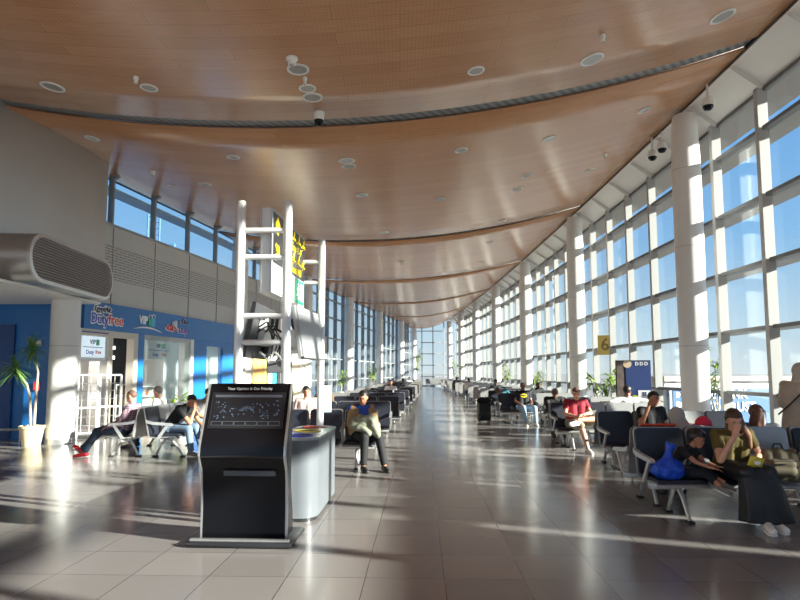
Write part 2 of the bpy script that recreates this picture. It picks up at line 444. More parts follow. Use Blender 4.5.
# lit soffit under the bulkhead
bm = new(); box(bm, (-10.9, 8.1, 3.2), (7.6, 12.1, .05)); struct('trim_9', bm, soffit_w)
# blue recess wall and returns
bm = new(); box(bm, (-11.3, 14.4, 1.6), (7.0, .2, 3.2)); struct('wall_recess', bm, blue)
bm = new(); box(bm, (-15.1, 3, 1.6), (.2, 22.6, 3.2)); struct('wall_left', bm, white)
# ------------------------------------------------------------------ shop front and clerestory on the left
A0 = V((xL(14.4), 14.4, 0)); B0 = V((xL(21.2), 21.2, 0))
FT = (B0-A0).normalized(); FN = V((FT.y, -FT.x, 0))     # along the front, and out into the hall
FANG = math.atan2(FT.y, FT.x)
def fs(px):
    """distance along the shop front hit by pixel column px (taken near eye level)"""
    r = ray(px, 340); dx, dy = r.x, r.y
    # A0 + FT*s = k*(dx,dy)
    det = FT.x*(-dy) - FT.y*(-dx)
    return (-A0.x*(-dy) + A0.y*(-dx)) / det
def fp(s, off=0, z=0): return A0 + FT*s + FN*off + V((0, 0, z))
def fbox(bm, s0, s1, z0, z1, off, th):
    """box on the shop front: off = face position into the hall, th = thickness behind it"""
    R = Matrix((FT, -FN, V((0, 0, 1)))).transposed()
    box(bm, fp((s0+s1)/2, off-th/2, (z0+z1)/2), (abs(s1-s0), th, z1-z0), R); return bm
def wall_uv(name, dl, z0, z1, off, th, m, smooth=None):
    bm = new(); uvl = bm.loops.layers.uv.verify()
    P = [V((xL(d)+off, d, 0)) for d in dl]; Q = [p - V((th, 0, 0)) for p in P]
    s = [0]
    for a, b in zip(P, P[1:]): s.append(s[-1]+(b-a).length)
    va = [(bm.verts.new(p+V((0, 0, z0))), bm.verts.new(p+V((0, 0, z1)))) for p in P]
    vb = [(bm.verts.new(p+V((0, 0, z0))), bm.verts.new(p+V((0, 0, z1)))) for p in Q]
    for i in range(len(P)-1):
        f = bm.faces.new((va[i][0], va[i+1][0], va[i+1][1], va[i][1]))
        for l, uv in zip(f.loops, ((s[i], z0), (s[i+1], z0), (s[i+1], z1), (s[i], z1))): l[uvl].uv = uv
        bm.faces.new((vb[i][0], vb[i+1][0], vb[i+1][1], vb[i][1]))
        bm.faces.new((va[i][1], va[i+1][1], vb[i+1][1], vb[i][1])); bm.faces.new((va[i][0], va[i+1][0], vb[i+1][0], vb[i][0]))
    for i in (0, -1): bm.faces.new((va[i][0], va[i][1], vb[i][1], vb[i][0]))
    return struct(name, bm, m)
def drange(a, b, st=1.0):
    n = max(2, int((b-a)/st)); return [a+(b-a)*i/n for i in range(n+1)]
DW = 13.5+9.18*2                    # the wall is solid up to here, glazed beyond
wl = drange(14.2, DW)
wall_uv('wall_left', wl, 4.85, 5.33, 0, .25, grey_wall)
wall_uv('wall_left', wl, 3.95, 4.85, .01, .25, MATS['perforated_panel'])
wall_uv('wall_left', wl, 2.5, 3.95, 0, .25, grey_wall)
for d in [15.3+BAY*i for i in range(9)]:
    if abs(d-22.7) > .6:
        bm = new(); box(bm, (xL(d)+.008, d, 4.3), (.02, .012, 2.0)); struct('trim_10', bm, mat('joint_dark', (.2, .2, .2), .6))
# clerestory windows and, further on, full height windows
lw = 0
for k in range(-1, 30):
    da = 13.5 + BAY*(k+1); db = da+BAY
    if db > D1+.3: break
    tall = da > DW-.3
    z0 = 0.0 if tall else 5.33
    zt = min(ceil_z(xL(da)-.3, da), ceil_z(xL(db)-.3, db)) + .05
    o_ = -.45 if tall else -.12
    pa = V((xL(da)+o_, da, 0)); pb = V((xL(db)+o_, db, 0)); tt = (pb-pa).normalized(); nn = V((tt.y, -tt.x, 0)); LEN = (pb-pa).length
    lw += 1
    w = bpy.data.objects.new('window_%d' % (wn+lw), None); COL.objects.link(w); w['kind'] = 'structure'; w.location = pa
    w.rotation_euler = Matrix((tt, nn, V((0, 0, 1)))).transposed().to_euler() if False else (0, 0, math.atan2(tt.y, tt.x))
    # local x along the wall, y to the outside
    bm = new(); box(bm, (0, -.02, (z0+zt)/2), (.07, .14 if not tall else .24, zt-z0)); obj('mullion', bm, mull_l, w)
    if not tall:
        bm = new(); prism(bm, [(-.08, zt-.22), (-.08, zt-.02), (-.42, zt-.02)], (.09, 0, 0), (-.045, 0, 0), (0, 1, 0), (0, 0, 1)); obj('bracket', bm, mull_l, w)
        bm = new(); box(bm, (LEN/2, .3, zt-.38), (LEN, .5, .05)); obj('sunshade', bm, mat('sunshade_glassy', (.62, .68, .72), .4), w)
    else:
        for z in (1.12, 2.45, 3.76, 5.07, 6.2):
            bm = new(); box(bm, (LEN/2, 0, z), (LEN-.09, .16, .08)); obj('transom', bm, mull_l, w)
        bm = new(); box(bm, (LEN/2, 0, .06), (LEN-.09, .2, .12)); obj('sill', bm, mull_l, w)
        if k in (10, 11):
            bm = new(); box(bm, (LEN/2, -.02, 3.1), (LEN-.09, .06, 1.2)); obj('spandrel_panel', bm, grey_wall, w)
    bm = new(); box(bm, (LEN/2, 0, z0+.03), (LEN, .3, .06)); obj('ledge', bm, mull_l, w)
    bm = new(); box(bm, (LEN/2, 0, (z0+zt)/2), (LEN-.02, .014, zt-z0)); obj('pane', bm, glass, w)
# end wall of the hall
for i, (xa, xb) in enumerate([(xL(D1)-.5+(xR(D1)+.5-xL(D1))*j/4, xL(D1)-.5+(xR(D1)+.5-xL(D1))*(j+1)/4) for j in range(4)]):
    w = bpy.data.objects.new('window_%d' % (wn+lw+1+i), None); COL.objects.link(w); w['kind'] = 'structure'; w.location = (xa, D1, 0)
    LEN = xb-xa
    bm = new(); box(bm, (0, 0, 3.9), (.1, .25, 7.8)); obj('mullion', bm, mull_l, w)
    for z in (1.12, 2.45, 3.76, 5.07, 6.4):
        bm = new(); box(bm, (LEN/2, 0, z), (LEN-.1, .16, .09)); obj('transom', bm, mull_l, w)
    bm = new(); box(bm, (LEN/2, 0, 3.9), (LEN-.02, .014, 7.8)); obj('pane', bm, glass, w)
    bm = new(); box(bm, (LEN/2, 0, .08), (LEN-.1, .2, .16)); obj('sill', bm, mull_l, w)

# ---------------- shop front
S = {p: fs(p) for p in (71, 80, 107, 112, 133, 137, 143, 190, 193, 206, 222)}
SE = (B0-A0).length + 1.3
cream = mat('cream_frame', srgb(205, 198, 184), .4)
bm = new(); fbox(bm, -.15, SE, 2.62, 3.3, .09, .3); struct('trim_11', bm, blue)
bm = new(); fbox(bm, S[71]-.3, S[137], 2.47, 2.62, .03, .2); struct('trim_12', bm, cream)
bm = new(); fbox(bm, S[71]-.3, S[107], 2.53, 2.56, .035, .02); struct('trim_13', bm, mat('purple_line', srgb(90, 60, 150), .4))
for a, b_, mm in ((71, 80, white), (107, 112, cream), (133, 137, cream), (137, 143, blue), (193, 206, blue), (190, 193, white)):
    bm = new(); fbox(bm, S[a], S[b_], 0, 2.62, .04, .22); struct('trim_14', bm, mm)
bm = new(); fbox(bm, S[222], SE, 0, 2.62, .04, .22); struct('wall_left', bm, blue)
# glazed parts of the shop front
for i, (a, b_, z0, z1) in enumerate(((80, 107, 1.9, 2.47), (143, 190, .1, 2.62), (206, 222, .1, 2.45))):
    w = bpy.data.objects.new('window_%d' % (200+i), None); COL.objects.link(w); w['kind'] = 'structure'
    bm = new(); fbox(bm, S[a], S[b_], z0, z1, .0, .012); obj('pane', bm, shopglass, w)
    bm = new(); fbox(bm, S[a], S[b_], z0-.05, z0, .02, .06); obj('sill', bm, alu, w)
bm = new(); fbox(bm, S[206], S[222], 2.45, 2.62, .04, .2); struct('trim_15', bm, blue)
# shop room behind
BACK = -5.5
shopw = mat('shop_white', (.82, .81, .78), .5)
bm = new(); fbox(bm, -.1, SE+.4, 0, 2.75, BACK, .1); struct('wall_shop', bm, shopw)
bm = new()
R = Matrix((FT, -FN, V((0, 0, 1)))).transposed()
box(bm, fp(SE/2+.1, BACK/2-.15, 2.78), (SE+.6, -BACK, .06), R); struct('ceiling', bm, shopw).name = 'ceiling_shop'
bm = new(); box(bm, fp(SE+.4, BACK/2-.15, 1.38), (.1, -BACK, 2.75), R); struct('wall_shop', bm, shopw)
bm = new(); box(bm, fp(-.1, BACK/2-.15, 1.38), (.1, -BACK, 2.75), R); struct('wall_shop', bm, shopw)
for i in range(4):
    s = .9+i*1.9
    t = thing('ceiling_light', 'square light panel in the shop ceiling, %s from the entrance end' % ordn[i], 'light', fp(s, -1.8, 2.74), FANG, 'light panels in the shop')
    bm = new(); box(bm, (0, 0, -.01), (.62, .62, .03)); obj('frame', bm, white, t)
    bm = new(); box(bm, (0, 0, -.03), (.56, .56, .02)); obj('diffuser', bm, mat('lamp_white', (.9, .9, .88), .5, emit=(1, .95, .88), es=26), t)
# dark door leaf panel standing in the entrance
t = thing('display_partition', 'tall black partition just inside the shop entrance', 'partition', V((-7.76, 16.98, 0)), .48)
bm = new(); box(bm, (0, 0, 1.28), (.78, .06, 2.5)); obj('panel', bm, mat('black_panel', (.012, .012, .014), .4), t)
for z in (2.25, 1.98):
    bm = new(); box(bm, (-.3, -.045, z), (.05, .03, .09)); obj('spotlight', bm, mat('lamp_spot', (.9, .9, .9), .4, emit=(1, .97, .9), es=3), t)
goods = [srgb(226, 206, 160), srgb(200, 190, 170), srgb(190, 160, 110), srgb(235, 232, 224), srgb(150, 120, 90), srgb(210, 120, 90)]
def shelf_unit(pos, w, h, levels, label, rot=None):
    t = thing('shelf_unit', label, 'shelf', pos, FANG if rot is None else rot, 'display shelves in the shop')
    bm = new(); box(bm, (0, .17, h/2), (w, .03, h)); obj('back_panel', bm, white, t)
    for sx in (-1, 1):
        bm = new(); box(bm, (sx*w/2, 0, h/2), (.025, .36, h)); obj('side_panel', bm, white, t)
    for i in range(levels):
        z = .1 + (h-.12)*i/(levels-1)
        bm = new(); box(bm, (0, 0, z), (w-.03, .36, .025)); obj('shelf', bm, white, t)
    return t
def stock(pos, w, h, levels, name_where, rot=None):
    for i in range(levels-1):
        z = .1 + (h-.12)*i/(levels-1) + .0135
        x = -w/2+.06; j = 0
        while x < w/2-.17:
            bw = random.uniform(.08, .16); bh = random.uniform(.12, (h-.12)/(levels-1)-.05)
            c = random.choice(goods)
            bm = new(); box(bm, (x+bw/2, -.03, z+bh/2), (bw-.008, .2, bh), None, .004)
            bm2 = bm; R3 = Matrix.Rotation(FANG if rot is None else rot, 4, 'Z'); R3.translation = pos; bmesh.ops.transform(bm2, matrix=R3, verts=bm2.verts)
            o = obj('carton', bm2, mat('carton_%d' % goods.index(c), c, .5))
            tag(o, 'small carton of goods standing on %s' % name_where, 'carton', 'cartons on %s' % name_where)
            x += bw; j += 1
p1 = V((-7.56, 16.62, 0)); shelf_unit(p1, .46, 1.25, 5, 'white shelf unit in the shop entrance before the black partition', .48); stock(p1, .46, 1.25, 5, 'the shelves before the black partition', .48)
p2 = fp(S[143]+.95, -.62); shelf_unit(p2, 1.3, 1.15, 5, 'white low shelf unit behind the left half of the shop window'); stock(p2, 1.3, 1.15, 5, 'the low shelves behind the shop window')
p3 = fp(S[190]-.6, -2.4); shelf_unit(p3, 1.4, 1.9, 6, 'tall white shelf unit deep behind the right half of the shop window'); stock(p3, 1.4, 1.9, 6, 'the tall shelves deep in the shop')
p4 = fp(1.5, -3.4); shelf_unit(p4, 2.4, 1.9, 6, 'wide white shelf unit deep in the shop behind the security gates'); stock(p4, 2.4, 1.9, 6, 'the wide shelves behind the security gates')
# security gates
for i, (px, dd) in enumerate(((86, 14.45), (110, 15.05))):
    p = at(px, 400, dd)
    t = thing('security_gate', ['white framed shop security gate, left of the two next to the round column', 'white framed shop security gate, right of the two beside the black partition'][i], 'security gate', (p.x, p.y, 0), .48, 'shop security gates')
    for sx in (-.24, .24):
        bm = new(); cyl(bm, (sx, 0, 0), (sx, 0, 1.5), .03, n=12); obj('post', bm, white, t, 30)
    for z in (.12, .72, 1.5):
        bm = new(); cyl(bm, (-.24, 0, z), (.24, 0, z), .022, n=10); obj('rail', bm, white, t, 30)
    for x in (-.09, .09):
        bm = new(); cyl(bm, (x, 0, .12), (x, 0, 1.5), .009, n=8); obj('inner_bar', bm, alu, t, 30)
    for z in (.3, .5, .92, 1.12, 1.3):
        bm = new(); cyl(bm, (-.24, 0, z), (.24, 0, z), .008, n=8); obj('inner_rail', bm, alu, t, 30)
    bm = new(); box(bm, (0, 0, .03), (.62, .2, .06), None, .01); obj('base', bm, mat('black_rubber', (.015, .015, .015), .6), t)
# lettering on the fascia
def fascia_text(s, z, string, size, m, t, name, sx=1.0, shear=0.0, bold=.004, off=.0, depth=.008):
    bm = text_bm(string, size, depth, shear, bold)
    bmesh.ops.transform(bm, matrix=Matrix.Diagonal((sx, 1, 1, 1)), verts=bm.verts)
    loc = fp(s, .1+off, z)
    place(bm, loc - t.location, FT, V((0, 0, 1)))
    return obj(name, bm, m, t)
sgw = mat('sign_white', (.85, .85, .86), .35); sgb = mat('sign_blue', srgb(60, 70, 190), .35); sgr = mat('sign_red', srgb(222, 70, 70), .35); sgo = mat('sign_orange', srgb(238, 120, 70), .35)
sgg = mat('sign_green', srgb(60, 180, 130), .35); sgc = mat('sign_cyan', srgb(70, 170, 220), .35); sgp = mat('sign_purple', srgb(120, 70, 180), .35); sgn = mat('sign_dark', srgb(25, 30, 70), .35)
def outline(s, z, string, size, m, t, sx=1.0, shear=0.0):
    fascia_text(s, z, string, size, sgw, t, 'letter_outline', sx, shear, .03, .0, .006)
    fascia_text(s, z, string, size, m, t, 'lettering', sx, shear, .002, .012, .006)
s0 = fs(99)
t = thing('shop_sign', 'latin shop name in outlined blue and red letters on the blue fascia', 'sign', fp(s0, .1, 2.95))
outline(fs(97.5), 3.13, 'EgyptAir', .19, sgn, t, .95, .25)
outline(fs(95), 2.88, 'Duty', .36, sgb, t, .86)
outline(fs(111.5), 2.89, 'free', .37, sgr, t, 1.0)
t = thing('shop_logo', 'logo of white letters, green shopping bag and swoosh on the blue fascia', 'sign', fp(fs(143), .1, 2.95))
fascia_text(fs(139.5), 3.0, 'VIP', .3, sgw, t, 'lettering', .9, 0, .012)
bm = new(); fbox(bm, fs(144.6), fs(148), 2.87, 3.08, .115, .02); obj('green_bag', bm, sgg, t); 
bm = new(); fbox(bm, fs(148.1), fs(151), 2.85, 3.1, .113, .02); obj('blue_bag', bm, sgc, t)
for o in t.children:
    if o.name.startswith(('green_bag', 'blue_bag')): bmesh_t = Matrix.Translation(-t.location); o.data.transform(bmesh_t)
for pxh, zh in ((146.3, 3.09), (149.5, 3.11)):
    bm = new(); c = fp(fs(pxh), .11, zh) - t.location
    tube(bm, [c + FT*(.08*math.cos(a)) + V((0, 0, .09*math.sin(a))) for a in [PI*q/10 for q in range(11)]], .012, 6); obj('handle', bm, sgw, t)
bm = new(); pts = []
for q in range(17):
    u = q/16; pts.append(fp(fs(130)+(fs(158)-fs(130))*u, .11, 2.72+.09*math.sin(PI*(u*.9+.1))-.0*u) - t.location)
tube(bm, pts, [.006+.02*math.sin(PI*q/16) for q in range(17)], 6); obj('swoosh', bm, sgw, t)
t = thing('shop_sign', 'arabic shop name in outlined coloured script on the blue fascia', 'sign', fp(fs(176), .1, 2.95))
def script(s, z, strokes, r, t, m):
    bmw = new(); bmc = new()
    for st in strokes:
        P = [fp(s+a, .105, z+b) - t.location for a, b in st]
        if len(P) == 1: P = [P[0]-FT*.02, P[0]+FT*.02]
        Q = []
        for i in range(len(P)-1):
            for q in range(4): Q.append(P[i].lerp(P[i+1], q/4))
        Q.append(P[-1])
        tube(bmw, Q, r*1.7, 8, (.25, 1) if False else None); tube(bmc, [q+FN*.03 for q in Q], r, 8)
    obj('letter_outline', bmw, sgw, t, 60); obj('lettering', bmc, m, t, 60)
script(fs(166), 2.87, [[(.28, 0), (.2, .07), (.1, .05), (.06, -.05), (.18, -.07), (.3, -.02), (.38, -.02)], [(-.02, -.06), (.02, .06), (-.08, .1), (-.14, 0), (-.06, -.05), (.06, -.05)], [(-.2, .05), (-.2, -.02), (-.02, -.05)]], .02, t, sgr)
script(fs(171.5), 2.93, [[(.02, .2), (.03, -.02), (.14, -.07)], [(-.1, .16), (-.09, .0)]], .024, t, sgw)
script(fs(178), 2.86, [[(.35, .03), (.3, -.06), (.15, -.06), (.12, .05)], [(.12, -.06), (-.02, -.06), (-.04, .08)], [(.2, -.16), (.22, -.16)], [(-.05, -.06), (-.15, -.08), (-.2, -.02)]], .02, t, sgp)
script(fs(179), 3.13, [[(.24, .03), (.2, -.05), (.06, -.05), (.05, .04)], [(.05, -.05), (-.1, -.05), (-.12, .06)], [(.12, .1), (.14, .1)]], .016, t, sgn)
# illuminated poster over the gates and posters in the window
def poster(s0_, s1_, z0, z1, off, label, big=True, lit=0):
    t = thing('poster', label, 'poster', fp((s0_+s1_)/2, off, (z0+z1)/2))
    mm = mat('poster_lit', (.8, .81, .84), .4, emit=(.85, .88, 1), es=.5) if lit else mat('poster_white', (.8, .81, .82), .4)
    bm = new(); fbox(bm, s0_, s1_, z0, z1, off, .02); bmesh.ops.translate(bm, vec=-t.location, verts=bm.verts); obj('sheet', bm, mm, t)
    W = s1_-s0_; H = z1-z0; sc = (s0_+s1_)/2
    def tx(s, z, st, size, m):
        b = text_bm(st, size, .002, 0, .003); place(b, fp(s, off+.006, z)-t.location, FT, V((0, 0, 1))); obj('lettering', b, m, t)
    tx(sc-W*.02, z1-H*.28, 'VIP', H*.3, sgn)
    b = new(); fbox(b, sc+W*.12, sc+W*.25, z1-H*.42, z1-H*.14, off+.006, .008); bmesh.ops.translate(b, vec=-t.location, verts=b.verts); obj('bag_mark', b, sgg, t)
    b = new(); fbox(b, s0_+W*.1, s1_-W*.1, z1-H*.53, z1-H*.5, off+.005, .006); bmesh.ops.translate(b, vec=-t.location, verts=b.verts); obj('line', b, sgb, t)
    tx(sc-W*.12, z0+H*.24, 'Duty', H*.26, sgb); tx(sc+W*.22, z0+H*.26, 'free', H*.26, sgo)
poster(S[80]+.05, S[107]-.02, 1.93, 2.45, -.03, 'white lit poster with shop logo over the security gates', lit=1)
poster(S[143]+.2, S[190]-1.0, 1.95, 2.48, -.05, 'white poster with shop logo at the top of the shop window')
# blank white display boards behind the glass
for i, (a, b_, z0, z1, off, lab) in enumerate(((S[190]-.85, S[190]-.05, .2, 2.5, -.35, 'tall plain white display board at the right end of the shop window'), (S[206]+.03, S[222]-.03, .15, 2.42, -.12, 'white backing board in the narrow window right of the blue pier'))):
    bm = new(); fbox(bm, a, b_, z0, z1, off, .03); o = obj('display_board', bm, mat('board_white', (.84, .85, .85), .4)); tag(o, lab, 'display board')
# beyond the shop: cream wall, tan advertising panel, blue and white panel
bm = new(); uvl = None
P = [V((xL(d)+.02, d, 0)) for d in drange(22.9, DW)]
slab(bm, [(p.x, p.y) for p in P], 0, 2.5, .25); struct('wall_left', bm, mat('cream_wall', srgb(232, 226, 212), .45))
def wallpanel(name, px0, px1, y0, y1, d0, label, cat, m, off=.06):
    d0_ = d0
    p0 = at(px0, y1, d0_)
    # march along the left wall
    def hit(px):
        r = ray(px, 350); best = None
        for i in range(400):
            d = 20+i*.05
            if r.x/r.y*d > xL(d)+off: continue
            best = d
        return best
    da, db = hit(px0), hit(px1)
    return da, db
def wall_board(name, da, db, z0, z1, label, cat, m, off=.05, grp=None):
    a = V((xL(da)+off, da, 0)); b = V((xL(db)+off, db, 0)); u = (b-a).normalized(); c = (a+b)/2
    t = thing(name, label, cat, (c.x, c.y, z0), math.atan2(u.y, u.x), grp); L_ = (b-a).length
    bm = new(); box(bm, (0, .02, (z1-z0)/2), (L_, .04, z1-z0)); obj('panel', bm, m, t)
    bm = new()
    for sx in (-1, 1): box(bm, (sx*(L_/2+.02), .015, (z1-z0)/2), (.04, .06, z1-z0+.08))
    box(bm, (0, .015, -.02), (L_, .06, .04)); box(bm, (0, .015, z1-z0+.02), (L_, .06, .04)); obj('frame', bm, alu, t)
    return t, L_
t, L_ = wall_board('advertising_panel', 24.1, 25.9, .15, 2.3, 'tan and yellow advertising panel seen between the poles above the kiosk', 'panel', mat('tan_print', srgb(226, 176, 104), .45))
bm = new(); box(bm, (L_*.36, -.008, 1.07), (L_*.26, .012, 2.1)); obj('yellow_band', bm, mat('yellow_print', srgb(238, 205, 110), .45), t)
t, L_ = wall_board('advertising_panel', 26.3, 27.6, .15, 2.3, 'white advertising panel with a blue patch right of the tan one', 'panel', sgw)
bm = new(); box(bm, (-L_*.05, -.008, 1.3), (L_*.6, .012, .9)); obj('blue_patch', bm, sgc, t)
t, L_ = wall_board('advertising_panel', 28.6, 30.6, .15, 2.3, 'cream advertising panel furthest along the left wall', 'panel', mat('cream_print', srgb(240, 225, 190), .45))

# ---------------- blue recess: rail, call point, boxes
t = thing('guard_rail', 'low stainless steel rail along the foot of the blue wall', 'rail', (-10.2, 13.75, 0))
bm = new(); tube(bm, [(-2.2, 0, .27), (1.75, 0, .27)], .028, 10); obj('bar', bm, alu, t, 30)
for x in (-1.6, -.6, .55, 1.6):
    bm = new(); cyl(bm, (x, 0, 0), (x, 0, .27), .02, n=10); obj('post', bm, alu, t, 30)
p = at(38, 343, 14.25); bm = new(); box(bm, (p.x, 14.27, p.z), (.16, .06, .12), None, .01); tag(obj('wall_speaker', bm, white), 'small white box high on the blue wall beside the yucca', 'speaker')
p = at(36, 386, 14.25); bm = new(); box(bm, (p.x, 14.27, p.z), (.13, .07, .2), None, .01); tag(obj('alarm_box', bm, sgr), 'red alarm box on the blue wall behind the yucca trunk', 'alarm')
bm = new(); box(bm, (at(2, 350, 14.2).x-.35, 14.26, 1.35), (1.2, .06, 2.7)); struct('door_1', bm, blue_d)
# soffit downlight above the recess
p = V((-8.95, 13.0, 3.17)); t = thing('downlight', 'round downlight in the white soffit over the yucca', 'light', p)
bm = new(); cyl(bm, (0, 0, -.012), (0, 0, .004), .14, n=24); obj('rim', bm, white, t); bm = new(); cyl(bm, (0, 0, -.016), (0, 0, -.01), .1, n=24); obj('lens', bm, mat('lamp_soft', (.9, .9, .9), .4, emit=(1, .97, .92), es=3), t)

# ---------------- plants
leaf_m = mat('yucca_leaf', srgb(104, 148, 66), .45, noise=.35, nscale=4); trunk_m = mat('trunk_bark', srgb(176, 164, 146), .8, noise=.3, nscale=20, bump=.4, bscale=60)
leaf_y = mat('leaf_bright', srgb(134, 166, 62), .5, noise=.35, nscale=5)
soil_m = mat('soil', (.05, .035, .025), .9)
def blade(bm, p, d, ln, w, droop):
    d = V(d).normalized(); side = d.cross(V((0, 0, 1)));
    side = side.normalized() if side.length > 1e-3 else V((1, 0, 0))
    prev = None; n = 5
    for i in range(n+1):
        u = i/n
        c = V(p) + d*ln*u + V((0, 0, -droop*ln*u*u))
        ww = w*(1-u)**.7*(.55+.45*min(1, u*4)) + .0008
        up = V((0, 0, 1))*ww*.25
        row = [bm.verts.new(c-side*ww+up), bm.verts.new(c), bm.verts.new(c+side*ww+up)]
        if prev:
            for k in range(2): bm.faces.new((prev[k], prev[k+1], row[k+1], row[k]))
        prev = row
def yucca(p, crowns, label, pot=True, scale=1.0):
    rng = random.Random(3)
    t = thing('potted_yucca', label, 'plant', p)
    bm = new(); lathe(bm, [(.17, 0), (.235, .38), (.255, .385), (.255, .43), (.22, .43), (.21, .37)], n=28); obj('pot', bm, mat('cream_pot', srgb(222, 206, 170), .5, noise=.1), t, 30)
    bm = new(); lathe(bm, [(.0, .385), (.21, .38)], n=20); obj('soil', bm, soil_m, t)
    for path, c, L_ in crowns:
        bm = new(); tube(bm, path, [.032, .028, .024, .022][:len(path)], 10); obj('trunk', bm, trunk_m, t, 50)
        bm = new()
        for i in range(95):
            th = rng.uniform(0, 2*PI); el = rng.uniform(-.75, 1.35)
            blade(bm, V(c)+V((0, 0, rng.uniform(-.1, .1))), (math.cos(th)*math.cos(el), math.sin(th)*math.cos(el), math.sin(el)), L_*rng.uniform(.7, 1.1), .018, .35 if el > -.2 else .15)
        obj('foliage', bm, leaf_m, t)
    return t
pd = 13.15
base = ground(31, 446)
pd = base.y
def rel(px, py, dd=0): return at(px, py, pd+dd) - base
yucca(base, [([V((.04, 0, .38)), rel(36, 395), rel(38, 372), rel(33, 352)], rel(32, 350), .52), ([V((-.03, 0, .38)), rel(30, 398, -.1), rel(27, 385, -.15), rel(17, 372, -.2)], rel(15, 370, -.2), .5)], 'tall two stemmed yucca in a cream pot against the blue wall')
# ------------------------------------------------------------------ beam seating
shell_m = mat('seat_silver', (.44, .435, .425), .34, .55, noise=.05, nscale=12)
shell_g = mat('seat_grey', (.27, .265, .26), .4, .3, noise=.05, nscale=12)
pad_m = mat('pad_leather', (.018, .02, .032), .42, noise=.15, nscale=6, bump=.15, bscale=90)
leg_m = mat('leg_aluminium', (.62, .62, .61), .28, .6)
rub_m = mat('black_rubber', (.015, .015, .015), .6)
PITCH_S = .6
def back_profile(th, y0, z0, y1, z1, bulge):
    n = 8; f = []; 
    for i in range(n+1):
        u = i/n; f.append((y0+(y1-y0)*u - bulge*math.sin(PI*u)*.0, z0+(z1-z0)*u))
    return f + [(y+th, z) for y, z in reversed(f)]
def roundrect(w, h, r, n=4):
    P = []
    for cx, cy, a0 in ((w/2-r, h/2-r, 0), (-w/2+r, h/2-r, 90), (-w/2+r, -h/2+r, 180), (w/2-r, -h/2+r, 270)):
        for i in range(n+1):
            a = math.radians(a0+90*i/n); P.append((cx+r*math.cos(a), cy+r*math.sin(a)))
    return P
def slabplate(bm, c, w, h, r, th, tilt, bev=.0):
    """rounded plate in the x-z plane tilted back about x, front face towards -y"""
    ay = V((0, math.sin(tilt), math.cos(tilt))); nrm = V((0, math.cos(tilt), -math.sin(tilt)))
    prism(bm, roundrect(w, h, r), nrm*th, V(c), (1, 0, 0), ay); return bm
def bench_proto(n, pads, detail=True, name='beam_bench', sm=None):
    """faces -y, seats centred on x; pads: which seats carry dark upholstery"""
    t = thing(name, 'x', 'bench')
    sm = sm or shell_m
    W = n*PITCH_S; x0 = -W/2
    bm = new(); box(bm, (0, -.22, .33), (W-.1, .08, .07), None, .012); obj('beam', bm, leg_m, t, 30)
    for i in range(n):
        cx = x0+PITCH_S*(i+.5)
        # seat shell: pan with rolled front
        prof = [(-.02, .40), (-.12, .385), (-.36, .40), (-.46, .405), (-.5, .39), (-.52, .36), (-.505, .355), (-.485, .38), (-.45, .388), (-.36, .382), (-.12, .366), (-.01, .38)]
        bm = new(); prism(bm, prof, (PITCH_S-.05, 0, 0), (cx-PITCH_S/2+.025, 0, 0), (0, 1, 0), (0, 0, 1)); obj('seat', bm, sm, t, 40)
        bm = new(); slabplate(bm, (cx, .05, .655), PITCH_S-.04, .56, .05, .02, .2); obj('backrest', bm, sm, t, 40)
        if i in pads:
            bm = new(); slabplate(bm, (cx, .017, .665), PITCH_S-.06, .53, .05, .034, .2)
            es = [e for e in bm.edges if len(e.link_faces) == 2 and e.calc_face_angle(0) > 1.2]
            bmesh.ops.bevel(bm, geom=es, offset=.01, segments=2, affect='EDGES')
            o = obj('back_pad', bm, pad_m, t, 50); o['label'] = 'black upholstered back pad'
            bm = new(); prism(bm, [(-.03, .40), (-.12, .39), (-.36, .402), (-.47, .405), (-.505, .392), (-.48, .43), (-.36, .435), (-.12, .425), (-.04, .43)], (PITCH_S-.08, 0, 0), (cx-PITCH_S/2+.04, 0, 0), (0, 1, 0), (0, 0, 1)); obj('seat_pad', bm, pad_m, t, 40)
    if detail:
        for i in range(n+1):
            cx = x0+PITCH_S*i
            if i in (0, n): cx += .02*(1 if i == 0 else -1)
            bm = new()
            P = [(.07, .70), (-.06, .665), (-.3, .645), (-.4, .635), (-.43, .61), (-.41, .59), (-.3, .6), (-.08, .615), (.05, .64)]
            prism(bm, P, (.05, 0, 0), (cx-.025, 0, 0), (0, 1, 0), (0, 0, 1))
            P = [(-.3, .61), (-.36, .61), (-.19, .36), (-.13, .36)]
            prism(bm, P, (.026, 0, 0), (cx-.013, 0, 0), (0, 1, 0), (0, 0, 1))
            obj('armrest', bm, leg_m, t, 40)
    for i, cx in enumerate((x0+PITCH_S*.5+.05, -x0-PITCH_S*.5-.05)):
        bm = new()
        box(bm, (cx, -.22, .335), (.1, .16, .1), None, .02)
        tube(bm, [(cx, -.26, .33), (cx, -.37, .22), (cx, -.5, .02)], [.032, .024, .02], 8)
        tube(bm, [(cx, -.18, .33), (cx, -.1, .22), (cx, .0, .02)], [.032, .024, .02], 8)
        lo = obj('leg', bm, leg_m, t, 40)
        if detail:
            for y in (-.505, .005):
                bm = new(); box(bm, (cx, y, .012), (.07, .1, .024), None, .008); obj('rubber_foot', bm, rub_m, lo)
    return t
placed = []
def put(proto, x, y, rot, label, group):
    key = id(proto)
    if key not in placed:
        placed.append(key); proto.location = (x, y, 0); proto.rotation_euler = (0, 0, rot); proto['label'] = label; proto['group'] = group; return proto
    return dup(proto, (x, y, 0), rot, label, group)
ROWS_R = [6.88+2.93*k for k in range(18)]
ROWS_L = [10.35+2.93*k for k in range(17)]
